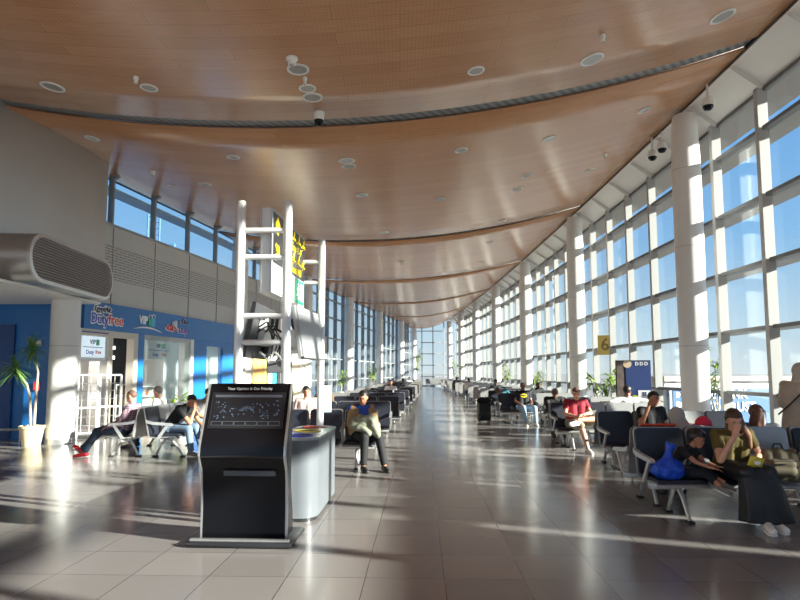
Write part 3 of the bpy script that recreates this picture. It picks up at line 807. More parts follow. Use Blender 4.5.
endR = [(5, 2.62), (6.9, 2.66), (9.8, 3.2), (12.7, 3.15), (15.7, 3.75), (18.6, 3.0), (21.6, 3.15), (30, 3.4), (50, 3.75), (62, 3.9)]
endL = [(8, -.5), (10.4, -.36), (22, .35), (35, 1.15), (50, 1.8), (62, 2.2)]
prA = bench_proto(4, (0, 1, 3)); prB = bench_proto(4, (0, 1)); prC = bench_proto(4, (0, 1, 2, 3)); prD = bench_proto(4, (), sm=shell_g)
prE = bench_proto(4, (1, 2), False); prF = bench_proto(4, (), False, sm=shell_g); prG = bench_proto(4, (0,)); prH = bench_proto(4, (0,))
prK = bench_proto(4, (1, 2, 3))
used = set()
HW = 2*PITCH_S
for k, y in enumerate(ROWS_R):
    x = herm(endR, y) + HW
    o_ = ordn[k]
    fp_ = prA if k == 0 else (prH if k in (1, 2) else (prB if k < 6 else prE))
    bp_ = prD if k < 6 else prF
    put(fp_, x, y, 0, 'right block bench facing the camera, in its %s row from the front' % o_, 'right block benches facing the camera')
    put(bp_, x, y+.3, PI, 'right block bench facing away, in its %s row from the front' % o_, 'right block benches facing away')
for k, y in enumerate(ROWS_L):
    x = herm(endL, y) - HW
    o_ = ordn[k]
    fp_ = prK if k < 7 else prE
    put(fp_, x, y, 0, 'left block bench facing the camera, in its %s row from the front' % o_, 'left block benches facing the camera')
    put(prD if k < 6 else prF, x, y+.3, PI, 'left block bench facing away, in its %s row from the front' % o_, 'left block benches facing away')
# pair of benches in front of the shop, end on to the camera
put(prG, -4.55, 12.2, PI/2, 'beam bench before the shop facing the aisle, one black pad at its near end', 'benches before the shop')
g2 = dup(prG, (-4.87, 12.2, 0), -PI/2, 'beam bench before the shop facing the shop window, back to back with its twin', 'benches before the shop')
for p_ in (prC,):
    if id(p_) not in placed:
        for ch in list(p_.children_recursive) if hasattr(p_, 'children_recursive') else []: bpy.data.objects.remove(ch)
        bpy.data.objects.remove(p_)
# bench at the far end wall
# ------------------------------------------------------------------ information kiosk
kb = mat('kiosk_black', (.006, .006, .008), .22, spec=.2); kg = mat('kiosk_satin', (.02, .02, .022), .35)
kx, ky = -1.42, 5.76
t = thing('information_kiosk', 'tall black touch screen kiosk with a curved front in the foreground', 'kiosk', (kx, ky, 0), math.radians(-3))
# side profile (y forward negative, z)
front = [(-.14, .05), (-.135, .30), (-.15, .56), (-.17, .66), (-.225, .745), (-.25, .80), (-.24, .88), (-.215, .95), (-.02, 1.42), (0.0, 1.45)]
backp = [(.07, 1.45), (.10, 1.40), (.085, 1.0), (.05, .75), (.06, .5), (.14, .25), (.16, .05)]
bm = new(); prism(bm, front+backp, (.77, 0, 0), (-.385, 0, 0), (0, 1, 0), (0, 0, 1)); obj('body', bm, kb, t, 25)
for sx in (-.40, .385):
    bm = new()
    P = [(y-.012, z) for y, z in front] + [(y+.0, z) for y, z in reversed([(yy+.035, zz) for yy, zz in front])]
    prism(bm, P, (.015, 0, 0), (sx, 0, 0), (0, 1, 0), (0, 0, 1)); o = obj('side_trim', bm, alu, t, 25); o['label'] = 'silver edge trim'
bm = new(); box(bm, (0, -.0, .028), (.95, .6, .05), None, .018); obj('base_plate', bm, kg, t, 30)
bm = new(); box(bm, (0, -.25, .062), (.9, .05, .02), None, .005); o = obj('foot_strip', bm, alu, t); o['label'] = 'brushed metal strip on the base'
sl = (V((0, -.02, 1.42))-V((0, -.215, .95))).normalized(); sn = V((0, -sl.z, sl.y))
def kpos(x, u, off): return V((x, -.215, .95)) + sl*u + sn*off
def kbox(x, u, w, h, off, th):
    b = new(); R = Matrix((V((1, 0, 0)), sl, sn)).transposed(); box(b, kpos(x, u, off), (w, h, th), R); return b
scr = obj('screen', kbox(-.0, .275, .66, .31, .003, .008), mat('screen_glass', (.008, .009, .011), .12, emit=(.12, .15, .2), es=.04), t)
obj('bezel', kbox(0, .275, .70, .35, .001, .006), kg, t)
# what the screen shows: header bar, map of the terminal, row of buttons
sg_ = mat('screen_grey', (.06, .065, .075), .3, emit=(.3, .33, .4), es=.1); sb_ = mat('screen_blue', (.05, .07, .1), .3, emit=(.25, .35, .5), es=.14)
b = kbox(-.0, .412, .64, .025, .007, .004); obj('screen_header', b, sg_, scr)
b = new()
R = Matrix((V((1, 0, 0)), sl, sn)).transposed()
for i in range(6): 
    for dx, dy, w, h in ((0, .018, .1, .004), (0, -.018, .1, .004), (-.05, 0, .004, .036), (.05, 0, .004, .036)): box(b, kpos(-.27+i*.108+dx, .145+dy, .008), (w, h, .003), R)
obj('screen_buttons', b, sg_, scr)
b = new(); rg = random.Random(5)
for i in range(110):
    u = rg.uniform(.19, .37); x = rg.uniform(-.3, .3)
    if abs(x) < .1 and rg.random() < .6: continue
    if u > .34 and abs(x) < .2: continue
    box(b, kpos(x, u, .0075), (rg.uniform(.006, .016), rg.uniform(.004, .013), .003), R)
for a in range(9):
    an = PI*a/8; box(b, kpos(.05*math.cos(an), .27+.03*math.sin(an), .0075), (.03, .006, .003), R @ Matrix.Rotation(an, 3, 'Z'))
obj('screen_map', b, sb_, scr)
b = text_bm('Your Opinion Is Our Priority', .036, .001, 0, .0006); place(b, kpos(0, .487, .003), (1, 0, 0), sl); obj('lettering', b, mat('print_white', (.8, .8, .8), .4), t)
bm = new(); box(bm, (.06, -.158, .64), (.48, .08, .05), None, .006); o = obj('paper_shelf', bm, mat('kiosk_tray', (.05, .055, .065), .3), t)
bm = new(); tube(bm, [(-.38, -.245, .79), (0, -.262, .80), (.38, -.245, .79)], .008, 6); obj('lip', bm, kg, t)
# ------------------------------------------------------------------ recycling cabinet
cab = mat('cabinet_grey', (.14, .152, .168), .35, noise=.04, nscale=6)
t = thing('recycling_cabinet', 'grey round ended recycling cabinet with coloured lid openings beside the kiosk', 'bin', (-1.09, 7.17, 0), math.radians(-2))
L2, W2 = .78, .24
def stadium(hl, hw, r, n=10):
    P = []
    for cx, cy, a0 in ((hw-r, hl-r, 0), (-hw+r, hl-r, 90), (-hw+r, -hl+r, 180), (hw-r, -hl+r, 270)):
        for i in range(n+1):
            a = math.radians(a0+90*i/n); P.append((cx+r*math.cos(a), cy+r*math.sin(a)))
    return P
bm = new(); prism(bm, stadium(L2, W2, .2), (0, 0, .80), (0, 0, .04), (1, 0, 0), (0, 1, 0)); obj('body', bm, cab, t, 30)
bm = new(); prism(bm, stadium(L2-.02, W2-.02, .18), (0, 0, .04), (0, 0, 0), (1, 0, 0), (0, 1, 0)); obj('plinth', bm, kg, t, 30)
bm = new(); prism(bm, stadium(L2+.01, W2+.01, .21), (0, 0, .025), (0, 0, .84), (1, 0, 0), (0, 1, 0)); obj('lid', bm, mat('lid_grey', (.36, .38, .4), .35), t, 30)
for i, (c, nme) in enumerate((((.02, .04, .6), 'blue'), ((.75, .6, .05), 'yellow'), ((.6, .04, .04), 'red'))):
    bm = new(); lathe(bm, [(.13, .866), (.155, .866), (.155, .876), (.13, .876), (.13, .866)], (0, -.5+.5*i, 0), 28); o = obj('opening_ring', bm, mat('ring_'+nme, c, .35), t, 30); o['label'] = nme + ' ring round the opening'
    bm = new(); cyl(bm, (0, -.5+.5*i, .864), (0, -.5+.5*i, .87), .13, n=28); obj('opening', bm, mat('hole_black', (.01, .01, .01), .7), o)
# ------------------------------------------------------------------ sign frame of steel tubes
pole_m = mat('pole_white', (.66, .66, .65), .3, .25)
fx0, fx1, fy0, fy1 = -1.70, -1.20, 6.31, 8.15
t = thing('sign_frame', 'tall white tubular frame carrying the direction sign behind the kiosk', 'frame', (0, 0, 0))
pa_ = {}
for nm, (x, y) in {'a': (fx0, fy0), 'b': (fx1, fy0), 'c': (-1.075, fy1), 'd': (-1.6, fy1)}.items():
    bm = new(); cyl(bm, (x, y, 0), (x, y, 3.36), .048, n=20); lathe(bm, [(.048, 3.36), (.044, 3.385), (.0, 3.395)], (x, y, 0), 20)
    p_ = obj('pole', bm, pole_m, t, 40)
    bm = new(); lathe(bm, [(.1, 0), (.1, .012), (.055, .02), (.055, .05), (.049, .05)], (x, y, 0), 20); obj('base_flange', bm, pole_m, p_, 30)
for z in (3.07, 2.78, 2.15, 1.87):
    bm = new(); cyl(bm, (fx0, fy0, z), (fx1, fy0, z), .03, n=14); obj('rail', bm, pole_m, t, 30)
    bm = new(); cyl(bm, (-1.6, fy1, z), (-1.075, fy1, z), .03, n=14); obj('rail', bm, pole_m, t, 30)
# direction sign box hanging inside the frame, face towards the aisle
sx_, sy0, sy1 = -1.36, 6.42, 8.02
t = thing('direction_sign', 'black hanging direction sign with yellow arrows and writing inside the tube frame', 'sign', (-1.408, (sy0+sy1)/2, 2.42), math.radians(-3.7))
LS = sy1-sy0
bm = new(); prism(bm, stadium(LS/2, .07, .035, 5), (0, 0, .93), (0, 0, 0), (1, 0, 0), (0, 1, 0)); obj('housing', bm, mat('sign_housing', (.5, .5, .5), .35, .3), t, 30)
bm = new(); box(bm, (.071, 0, .62), (.008, LS-.08, .56)); obj('black_face', bm, mat('sign_black', (.02, .02, .022), .3), t)
bm = new(); box(bm, (.071, -.3, .17), (.008, LS*.55, .3)); obj('grey_face', bm, mat('sign_greyface', (.55, .56, .58), .4), t)
yel = mat('sign_yellow', srgb(250, 220, 20), .4, emit=srgb(250, 220, 20), es=.25)
def face(bm, y, z): return place(bm, (.077, y, z), (0, 1, 0), (0, 0, 1))
def arrow(y, z, s, ang):
    b = new(); P = [(-.5, -.13), (.05, -.13), (-.17, -.42), (.1, -.42), (.5, 0), (.1, .42), (-.17, .42), (.05, .13), (-.5, .13)]
    c, s_ = math.cos(ang), math.sin(ang)
    prism(b, [((p[0]*c-p[1]*s_)*s, (p[0]*s_+p[1]*c)*s) for p in P], (0, 0, .004), (0, 0, 0), (1, 0, 0), (0, 1, 0)); return face(b, y, z)
obj('arrow', arrow(-.6, .77, .2, math.radians(90)), yel, t); obj('arrow', arrow(-.6, .48, .2, math.radians(-45)), yel, t)
for z, st in ((.68, 'Gates  E - F'), (.41, 'Transit Hall')):
    obj('lettering', face(text_bm(st, .115, .002, 0, .002), .28, z), yel, t)
for z0_, sd_ in ((.8, 1), (.54, 2)):
    rg = random.Random(sd_); b = new(); y = .75
    for wd in range(3):
        n_ = rg.randint(3, 4); P = []
        for i in range(n_*2+1):
            P.append(V((0, y-i*.035, z0_+(.035*math.sin(i*1.9+sd_) if i % 2 else -.02))))
        Q = []
        for i in range(len(P)-1):
            for q in range(3): Q.append(P[i].lerp(P[i+1], q/3))
        tube(b, [V((.078, q.y, q.z)) for q in Q], .008, 6)
        tube(b, [(.078, y-.06, z0_+.03), (.078, y-.06, z0_+.085)], .008, 6)
        ell(b, (.078, y-.12, z0_-.055), (.004, .01, .01), None, 1)
        y -= n_*.07+.05
    obj('arabic_lettering', b, yel, t, 60)
exg = mat('exit_green', srgb(20, 160, 105), .4, emit=srgb(20, 160, 105), es=.35); exw = mat('exit_white', (.9, .95, .92), .4, emit=(.9, 1, .95), es=.5)
bm = new(); box(bm, (.074, .48, .17), (.012, .44, .3)); es_ = obj('exit_panel', bm, exg, t); es_['label'] = 'green exit pictogram panel'
bm = new(); box(bm, (.081, .48+.1, .17), (.004, .14, .22)); obj('door_mark', bm, exw, es_)
bm = new(); 
ell(bm, (.082, .39, .255), (.003, .022, .022), None, 2)
for P in ([(.39, .23), (.38, .16)], [(.38, .16), (.42, .11), (.40, .06)], [(.38, .16), (.345, .12), (.31, .11)], [(.39, .215), (.43, .19), (.455, .2)], [(.39, .215), (.35, .2), (.335, .17)]): tube(bm, [(.083, a, c) for a, c in P], .012, 6)
obj('running_figure', bm, exw, es_, 60)
bm = new(); box(bm, (0, 0, .955), (.1, .1, .05)); tube(bm, [(0, -.6, .93), (0, -.6, .97), (0, .6, .97), (0, .6, .93)], .012, 6); obj('hanger', bm, leg_m, t)
# two wall screens hung low in the frame, seen from behind and side on
mon = mat('monitor_back', (.3, .3, .31), .45, .2)
def monitor(loc, rotz, tilt, label, w=1.25, h=.72, cables=False):
    t = thing('monitor', label, 'monitor', loc, rotz)
    R = Matrix.Rotation(tilt, 3, 'X')
    def bx(c, s, bev=0.0):
        b = new(); box(b, R @ V(c), s, R, bev); return b
    obj('back_shell', bx((0, .03, 0), (w, .05, h), .01), mon if not cables else mat('monitor_dark', (.05, .05, .055), .5), t)
    obj('display', bx((0, -.004, 0), (w-.02, .018, h-.02)), mat('display_grey', (.29, .29, .3), .3), t)
    obj('bezel', bx((0, .005, -h/2+.012), (w, .03, .024)), kg, t)
    b = new(); box(b, R @ V((0, .09, 0)), (.42, .07, .3), R, .01); obj('mounting_bracket', b, leg_m if cables else mon, t)
    for s_ in (-.12, .12):
        b = new(); tube(b, [R @ V((s_, .12, .05)), R @ V((s_, .17, .1)), (s_, .2, .18)], .02, 8); obj('arm', b, kg, t, 40)
    if cables:
        rg = random.Random(2)
        for i in range(7):
            b = new(); x0 = rg.uniform(-.4, .4); P = [R @ V((x0, .07, rg.uniform(-.1, .2)))]
            for j in range(1, 6): P.append(V((x0+rg.uniform(-.15, .15), .1+.12*math.sin(j*.6)+rg.uniform(0, .08), .15-j*.1+rg.uniform(-.05, .05))))
            Q = []
            for a, c in zip(P, P[1:]):
                for q in range(3): Q.append(a.lerp(c, q/3))
            tube(b, Q, .008, 6); obj('cable', b, kg, t, 60)
        b = new(); box(b, R @ V((.15, .1, .12)), (.3, .08, .16), R, .005); obj('splitter_box', b, white, t)
        b = new(); box(b, R @ V((-.25, .1, -.18)), (.25, .07, .1), R, .005); obj('power_box', b, kg, t)
    return t
monitor((-1.09, 7.3, 2.02), math.radians(85), math.radians(-9), 'grey flat screen hung on the aisle side of the tube frame', 1.1, .62)
monitor((-1.68, 7.1, 2.03), math.radians(-90), math.radians(-12), 'dark flat screen with cables on its back, left side of the tube frame', 1.2, .62, True)
t = thing('junction_tray', 'dark equipment tray slung between the poles below the left screen', 'tray', (-1.42, 7.1, 1.62))
bm = new(); box(bm, (0, 0, 0), (.2, .5, .14), None, .01); obj('tray', bm, mat('tray_grey', (.1, .1, .105), .5), t)
for s_ in (-.08, .08):
    bm = new(); tube(bm, [(s_, -.24, .05), (s_, -.45, .12), (s_, -.66, .15)], .012, 6); obj('bracket', bm, leg_m, t)
# pale notice hung on the rear pole
p = at(325.5, 397, 8.3)
t = thing('notice_board', 'small pale green notice board fixed to the rear right pole', 'notice', (p.x-.03, 8.16, 1.03))
bm = new(); box(bm, (.06, .06, .17), (.12, .016, .36), None, .004); obj('board', bm, mat('notice_mint', srgb(190, 226, 216), .4), t)
bm = new(); box(bm, (.0, .045, .17), (.05, .02, .05)); obj('clamp', bm, leg_m, t)
# ------------------------------------------------------------------ things under the ceiling
def ceil_disc(px, py, r, label, m1, m2, cat='light', name='downlight'):
    p = at_ceiling(px, py); t = thing(name, label, cat, p, 0, 'fittings in the timber ceiling')
    nx = (ceil_z(p.x+.3, p.y)-ceil_z(p.x-.3, p.y))/.6; ny = (ceil_z(p.x, p.y+.3)-ceil_z(p.x, p.y-.3))/.6
    t.rotation_euler = V((-nx, -ny, 1)).to_track_quat('Z', 'Y').to_euler()
    bm = new(); lathe(bm, [(r, .0), (r, -.014), (r*.82, -.02), (r*.78, -.006)], n=28); obj('rim', bm, m1, t, 30)
    bm = new(); cyl(bm, (0, 0, -.004), (0, 0, -.009), r*.8, n=28); obj('lens', bm, m2, t, 30)
    return t
rimw = mat('fitting_white', (.78, .77, .74), .35); lens = mat('fitting_lens', (.45, .44, .41), .25); lensd = mat('fitting_mesh', (.34, .33, .31), .5)
disc = [(298, 69, .17, lensd), (307.5, 88, .14, lens), (312.5, 97, .17, lensd), (149, 87.5, .14, lens), (52.5, 86.5, .19, lensd), (476, 70.5, .14, lens), (592, 59, .2, lens), (722.5, 16, .2, lensd),
        (346.5, 160.5, .18, lens), (349, 166, .16, lensd), (549, 138.5, .15, lens), (644, 110, .15, lens), (461, 150, .15, lensd), (92, 138, .15, lens), (527, 175, .15, lensd), (518, 189, .15, lensd), (502, 221, .16, lens), (490, 242, .16, lensd),
        (440, 199, .15, lensd), (205, 184, .16, lensd), (172, 186, .12, lens), (233, 157, .14, lensd), (590, 170, .15, lensd), (362, 195, .16, lens), (384, 232, .17, lens), (480, 262, .18, lens)]
def wh(px, py): return 'at the %s of the timber ceiling' % ('left' if px < 270 else 'middle' if px < 430 else 'right')
near = ['next to the white smoke detector above the kiosk', 'second of the row of three leading to the dome camera', 'just in front of the black dome camera', 'between the left edge and the dome camera', 'at the far left just in front of the first dark slot', 'alone right of the dome camera in front of the first slot', 'large and oval at the right in front of the first slot', 'at the extreme top right corner of the ceiling',
        'first of the pair beyond the dome camera', 'second of the pair beyond the dome camera', 'beyond the first slot, left of the nearest right column', 'beyond the first slot, just left of the nearest right column top', 'beyond the first slot, right of the hall axis', 'beyond the first slot over the shop bulkhead', 'fourth beyond the first slot on the right half', 'fifth beyond the first slot on the right half', 'just before the second slot on the right half', 'just beyond the second slot on the right half',
        'small one on the axis before the second slot', 'before the second slot above the clerestory windows', 'small one over the first clerestory windows', 'beyond the first slot above the left clerestory', 'close to the right edge before the second slot', 'above the direction sign, before the second slot', 'right behind the direction sign at the second slot', 'beyond the second slot near the third column']
for (px, py, r, l_), nr in zip(disc, near):
    ceil_disc(px, py, r, 'round ceiling downlight %s' % nr, rimw, l_)
def dome(px, py, label):
    p = at_ceiling(px, py); t = thing('dome_camera', label, 'camera', p)
    bm = new(); lathe(bm, [(.1, .03), (.1, -.02), (.085, -.12), (.08, -.14)], n=24); obj('housing', bm, rimw, t, 30)
    bm = new(); lathe(bm, [(.078, -.135), (.078, -.17), (.066, -.21), (.04, -.24), (0, -.25)], n=24); obj('dome', bm, kb, t, 50)
dome(319, 112.5, 'white surveillance camera with black dome at the first ceiling slot')
def hang(px, py, label, sz=1.0):
    p = at_ceiling(px, py); t = thing('smoke_detector', label, 'detector', p)
    bm = new(); lathe(bm, [(.085*sz, .02), (.085*sz, -.03), (.06*sz, -.06), (.055*sz, -.1), (0, -.105)], n=20); obj('base', bm, rimw, t, 30)
    bm = new(); lathe(bm, [(.03*sz, -.1), (.03*sz, -.12), (0, -.125)], n=14); obj('sensor', bm, lens, t, 30)
hang(292, 58, 'white smoke detector above the kiosk beside the nearest downlights')
hang(603, 35, 'small white detector right of the middle near the top', .5)
hang(136, 77, 'small detector left of the downlight above the shop bulkhead', .5)
hang(305, 77.5, 'tiny detector between the downlights leading to the dome camera', .4)
hang(605, 154, 'small white detector left of the nearest right column', .7)
hang(153, 171, 'small detector under the ceiling over the clerestory windows', .7)
hang(401, 262, 'dark spotlight hanging far down the ceiling axis', 1.1)
# cameras hanging from the white soffit on the right
def stalk(px, py, d, label):
    p = at(px, py+2, d); t = thing('hanging_camera', label, 'camera', p, 0, 'surveillance cameras under the right soffit'); t.scale = (1.35, 1.35, 1.35)
    bm = new(); cyl(bm, (0, 0, .12), (0, 0, .44), .016, n=10); obj('stalk', bm, rimw, t, 30)
    bm = new(); lathe(bm, [(.02, .15), (.08, .12), (.09, .03), (.085, 0)], n=20); obj('housing', bm, rimw, t, 40)
    bm = new(); lathe(bm, [(.08, .0), (.075, -.03), (.05, -.065), (0, -.075)], n=20); obj('dome', bm, kb, t, 50)
stalk(708, 104, 12.3, 'white dome camera on a stalk under the soffit, right of the nearest column')
stalk(662, 147, 14.9, 'white dome camera on a stalk, right one of the two left of the nearest column')
stalk(652.5, 155, 15.2, 'dark dome camera on a stalk, left one of the two left of the nearest column')
# ------------------------------------------------------------------ right side: board, gate sign
p = at(634, 401, 16.6)
t = thing('poster_board', 'navy poster stand by the right windows with a white card and coloured circles', 'poster', (p.x, 16.6, 0), math.radians(-12))
W_ = .92; z0_, z1_ = .55, 1.9
bm = new(); box(bm, (0, 0, (z0_+z1_)/2), (W_, .05, z1_-z0_), None, .006); obj('frame', bm, kg, t)
nav = mat('poster_navy', srgb(52, 70, 122), .4)
bm = new(); box(bm, (.13, -.028, (z0_+z1_)/2), (W_*.7, .008, z1_-z0_-.05)); obj('navy_sheet', bm, nav, t)
bm = new(); box(bm, (-.34, -.028, (z0_+z1_)/2), (W_*.2, .008, z1_-z0_-.05)); obj('photo_strip', bm, mat('poster_photo', srgb(120, 106, 100), .5, noise=.6, nscale=5), t)
bm = new(); cyl(bm, (-.15, -.03, 1.8), (-.15, -.036, 1.8), .11, n=28); obj('beige_circle', bm, mat('poster_beige', srgb(214, 190, 160), .4), t, 30)
bm = new(); cyl(bm, (.02, -.033, .78), (.02, -.04, .78), .16, n=28); obj('lime_circle', bm, mat('poster_lime', srgb(190, 196, 70), .4), t, 30)
bm = new(); box(bm, (.27, -.034, .87), (.32, .008, .42)); obj('white_card', bm, sgw, t)
bm = new()
for dx in (-.028, .028):
    for dz in (-.028, .028): box(bm, (.27+dx, -.04, .98+dz), (.046, .005, .046))
obj('card_icon', bm, nav, t)
bm = new()
for i in range(3): lathe(bm, [(.025, -.004), (.04, -.004), (.04, .004), (.025, .004), (.025, -.004)], (0, 0, 0), 18)
bm.free()
for i in range(3):
    b = text_bm('D', .13, .003, 0, .004); place(b, (.1+i*.12, -.036, 1.8), (1, 0, 0), (0, 0, 1)); obj('letter', b, sgw, t)
for s_ in (-.36, .36):
    bm = new(); cyl(bm, (s_, .0, 0), (s_, 0, z0_+.1), .025, n=12); box(bm, (s_, 0, .01), (.08, .4, .02)); obj('leg', bm, kg, t, 30)
p = at(606, 345, 21.3)
t = thing('gate_sign', 'small yellow gate sign with number six high on the right windows', 'sign', (xR(21.3)-.2, 21.3, p.z), math.radians(-30))
bm = new(); box(bm, (0, 0, 0), (.5, .03, .7), None, .01); obj('board', bm, mat('gate_yellow', srgb(250, 220, 120), .4), t)
b = text_bm('6', .62, .003, 0, .004); place(b, (0, -.018, 0), (1, 0, 0), (0, 0, 1)); obj('numeral', b, mat('gate_grey', srgb(150, 130, 80), .4), t)
bm = new(); box(bm, (0, .03, .0), (.1, .05, .12)); obj('mount', bm, leg_m, t)
# plants along the glass
def leafy(p, h, spread, n, label, seed, tall=False, potr=.2):
    rg = random.Random(seed); t = thing('potted_plant', label, 'plant', p, 0, 'potted plants along the glass')
    bm = new(); lathe(bm, [(potr*.75, 0), (potr, .36), (potr*1.05, .37), (potr*1.05, .4), (potr*.9, .4), (potr*.88, .36)], n=24); obj('pot', bm, mat('white_pot', (.7, .69, .66), .5), t, 30)
    bm = new(); cyl(bm, (0, 0, .35), (0, 0, .37), potr*.88, n=20); obj('soil', bm, soil_m, t)
    bs = new(); bl = new()
    ns = 4
    for i in range(ns):
        a = rg.uniform(0, 2*PI); top = V((math.cos(a)*spread*.5*rg.uniform(.2, 1), math.sin(a)*spread*.5*rg.uniform(.2, 1), h*rg.uniform(.75, 1)))
        P = [V((math.cos(a)*.03, math.sin(a)*.03, .36))]
        for q in range(1, 6): P.append(P[0].lerp(top, q/5) + V((math.sin(q*1.3+i)*.04, math.cos(q*1.7+i)*.04, 0)))
        tube(bs, P, [.018, .016, .014, .012, .009, .006], 7)
        for j in range(n//ns):
            u = rg.uniform(.45, 1.0); k = min(int(u*5), 4); c = P[k].lerp(P[k+1], u*5-k)
            th = rg.uniform(0, 2*PI); el = rg.uniform(-.5, .9)
            blade(bl, c, (math.cos(th)*math.cos(el), math.sin(th)*math.cos(el), math.sin(el)), spread*rg.uniform(.3, .55), .045, .4)
    obj('stem', bs, trunk_m, t, 50); obj('foliage', bl, leaf_y, t)
def pos(px, d): return V(((px-400)/600*d, d, 0))
leafy(pos(713, 14.4), 2.35, .8, 60, 'tall potted plant with sparse bright leaves right of the nearest right column', 1)
leafy(pos(599, 20.6), 1.75, 1.1, 100, 'bushy potted plant right of the second right column', 2)
leafy(pos(540, 29.0), 1.9, .9, 70, 'potted plant right of the third right column', 3)
leafy(pos(505, 38.5), 2.2, 1.0, 70, 'potted plant left of the third right column further back', 4)
leafy(pos(455, 57), 3.2, 1.3, 70, 'tall potted plant far down at the right end of the hall', 5)
leafy(pos(341, 37), 1.9, 1.0, 80, 'potted plant at the first tall window on the left', 6)
leafy(pos(374, 45.3), 2.4, 1.1, 70, 'potted plant by the left windows beyond the second tall group', 7)
leafy(pos(416, 59), 4.0, 1.6, 90, 'tallest potted plant at the left end of the hall', 8)
leafy(V((-5.6, 15.6, 0)), 1.1, .7, 60, 'low bushy plant behind the seated men near the blue pier', 9)
# far end row of dark seats
dup(prF, (4.0, 66.2, 0), 0, 'grey bench standing alone before the far end window', None)
# ------------------------------------------------------------------ outside: boarding bridge, building, roof ladder
t = thing('boarding_bridge', 'boarding bridge with blue lettered panels outside the right windows', 'boarding bridge', (0, 0, 0))
bx0, by0, bx1, by1 = 10.55, 24.0, 20.5, 26.4
u_ = (V((bx1, by1, 0))-V((bx0, by0, 0))).normalized(); n_ = V((u_.y, -u_.x, 0)); Rb = Matrix((u_, -n_, V((0, 0, 1)))).transposed(); LB = (V((bx1, by1, 0))-V((bx0, by0, 0))).length
def bb(b, s, off, z, sz, m, nm): 
    bm = new(); box(bm, V((bx0, by0, 0))+u_*s+n_*off+V((0, 0, z)), sz, Rb); return obj(nm, bm, m, t)
bb(t, LB/2, -1.5, .1, (LB, 2.9, 2.3), mat('bridge_white', (.42, .43, .43), .5), 'tunnel')
bb(t, LB/2, -1.5, 1.32, (LB+.2, 3.2, .2), mat('bridge_roof', srgb(168, 150, 132), .5), 'roof')
bb(t, LB/2, .02, .15, (LB-.2, .1, 1.5), mat('bridge_blue', srgb(56, 98, 150), .4), 'blue_panel')
bb(t, .5, .1, .3, (.8, .06, 1.1), sgw, 'white_panel')
for st, s_, z_, h_ in (('B', .5, .45, 1.3), ('THE BANK', 2.55, .68, .52), ('TO TRUST', 2.95, .16, .52)):
    b = text_bm(st, h_, .01, 0, .012)
    mm = sgw if st != 'B' else mat('bridge_blue', (0, 0, 0))
    place(b, V((bx0, by0, 0))+u_*s_+n_*(.09 if st != 'B' else .15)+V((0, 0, z_)), u_, (0, 0, 1)); obj('lettering', b, mm, t)
for s_ in (1.5, 8.0):
    bm = new(); c = V((bx0, by0, 0))+u_*s_-n_*1.5; cyl(bm, c+V((0, 0, -4.6)), c+V((0, 0, -.8)), .35, n=16); obj('support', bm, mat('bridge_white', (0, 0, 0)), t, 30)
bm = new()
c0 = V((bx0, by0, 0))+u_*6.6+n_*1.6
for k in range(14): box(bm, c0+u_*(-k*.0)+n_*(k*.28)+V((0, 0, -.9-k*.26)), (1.0, .28, .05), Rb)
for s_ in (-.5, .5):
    tube(bm, [c0+u_*s_+V((0, 0, .2)), c0+u_*s_+n_*3.9+V((0, 0, -3.5))], .03, 6); tube(bm, [c0+u_*s_+V((0, 0, -.9)), c0+u_*s_+n_*3.9+V((0, 0, -4.5))], .06, 6)
obj('service_stair', bm, leg_m, t)
t = thing('roof_ladder', 'steel access ladder on the roof outside the clerestory windows', 'ladder', (-11.9, 28.5, 0))
bm = new()
for s_ in (-.28, .28): tube(bm, [(s_, 0, 4.6), (s_, 0, 9.2)], .045, 8)
obj('rail', bm, mat('ladder_blue', srgb(80, 120, 165), .5), t)
for k in range(15):
    bm = new(); cyl(bm, (-.28, 0, 4.9+k*.3), (.28, 0, 4.9+k*.3), .022, n=8); obj('rung', bm, mat('ladder_blue', (0, 0, 0)), t)
bm = new(); box(bm, (.85, .2, 6.2), (.25, .25, 3.2)); obj('side_post', bm, mat('ladder_blue', (0, 0, 0)), t)
bm = new(); prism(bm, [(-18, 4.4), (-8.4, 4.4), (-8.4, 4.6), (-18, 4.6)], (0, 19, 0), (0, 14.6, 0), (1, 0, 0), (0, 0, 1)); struct('ceiling', bm, mat('roof_white', (0, 0, 0))).name = 'ceiling_shop_roof'
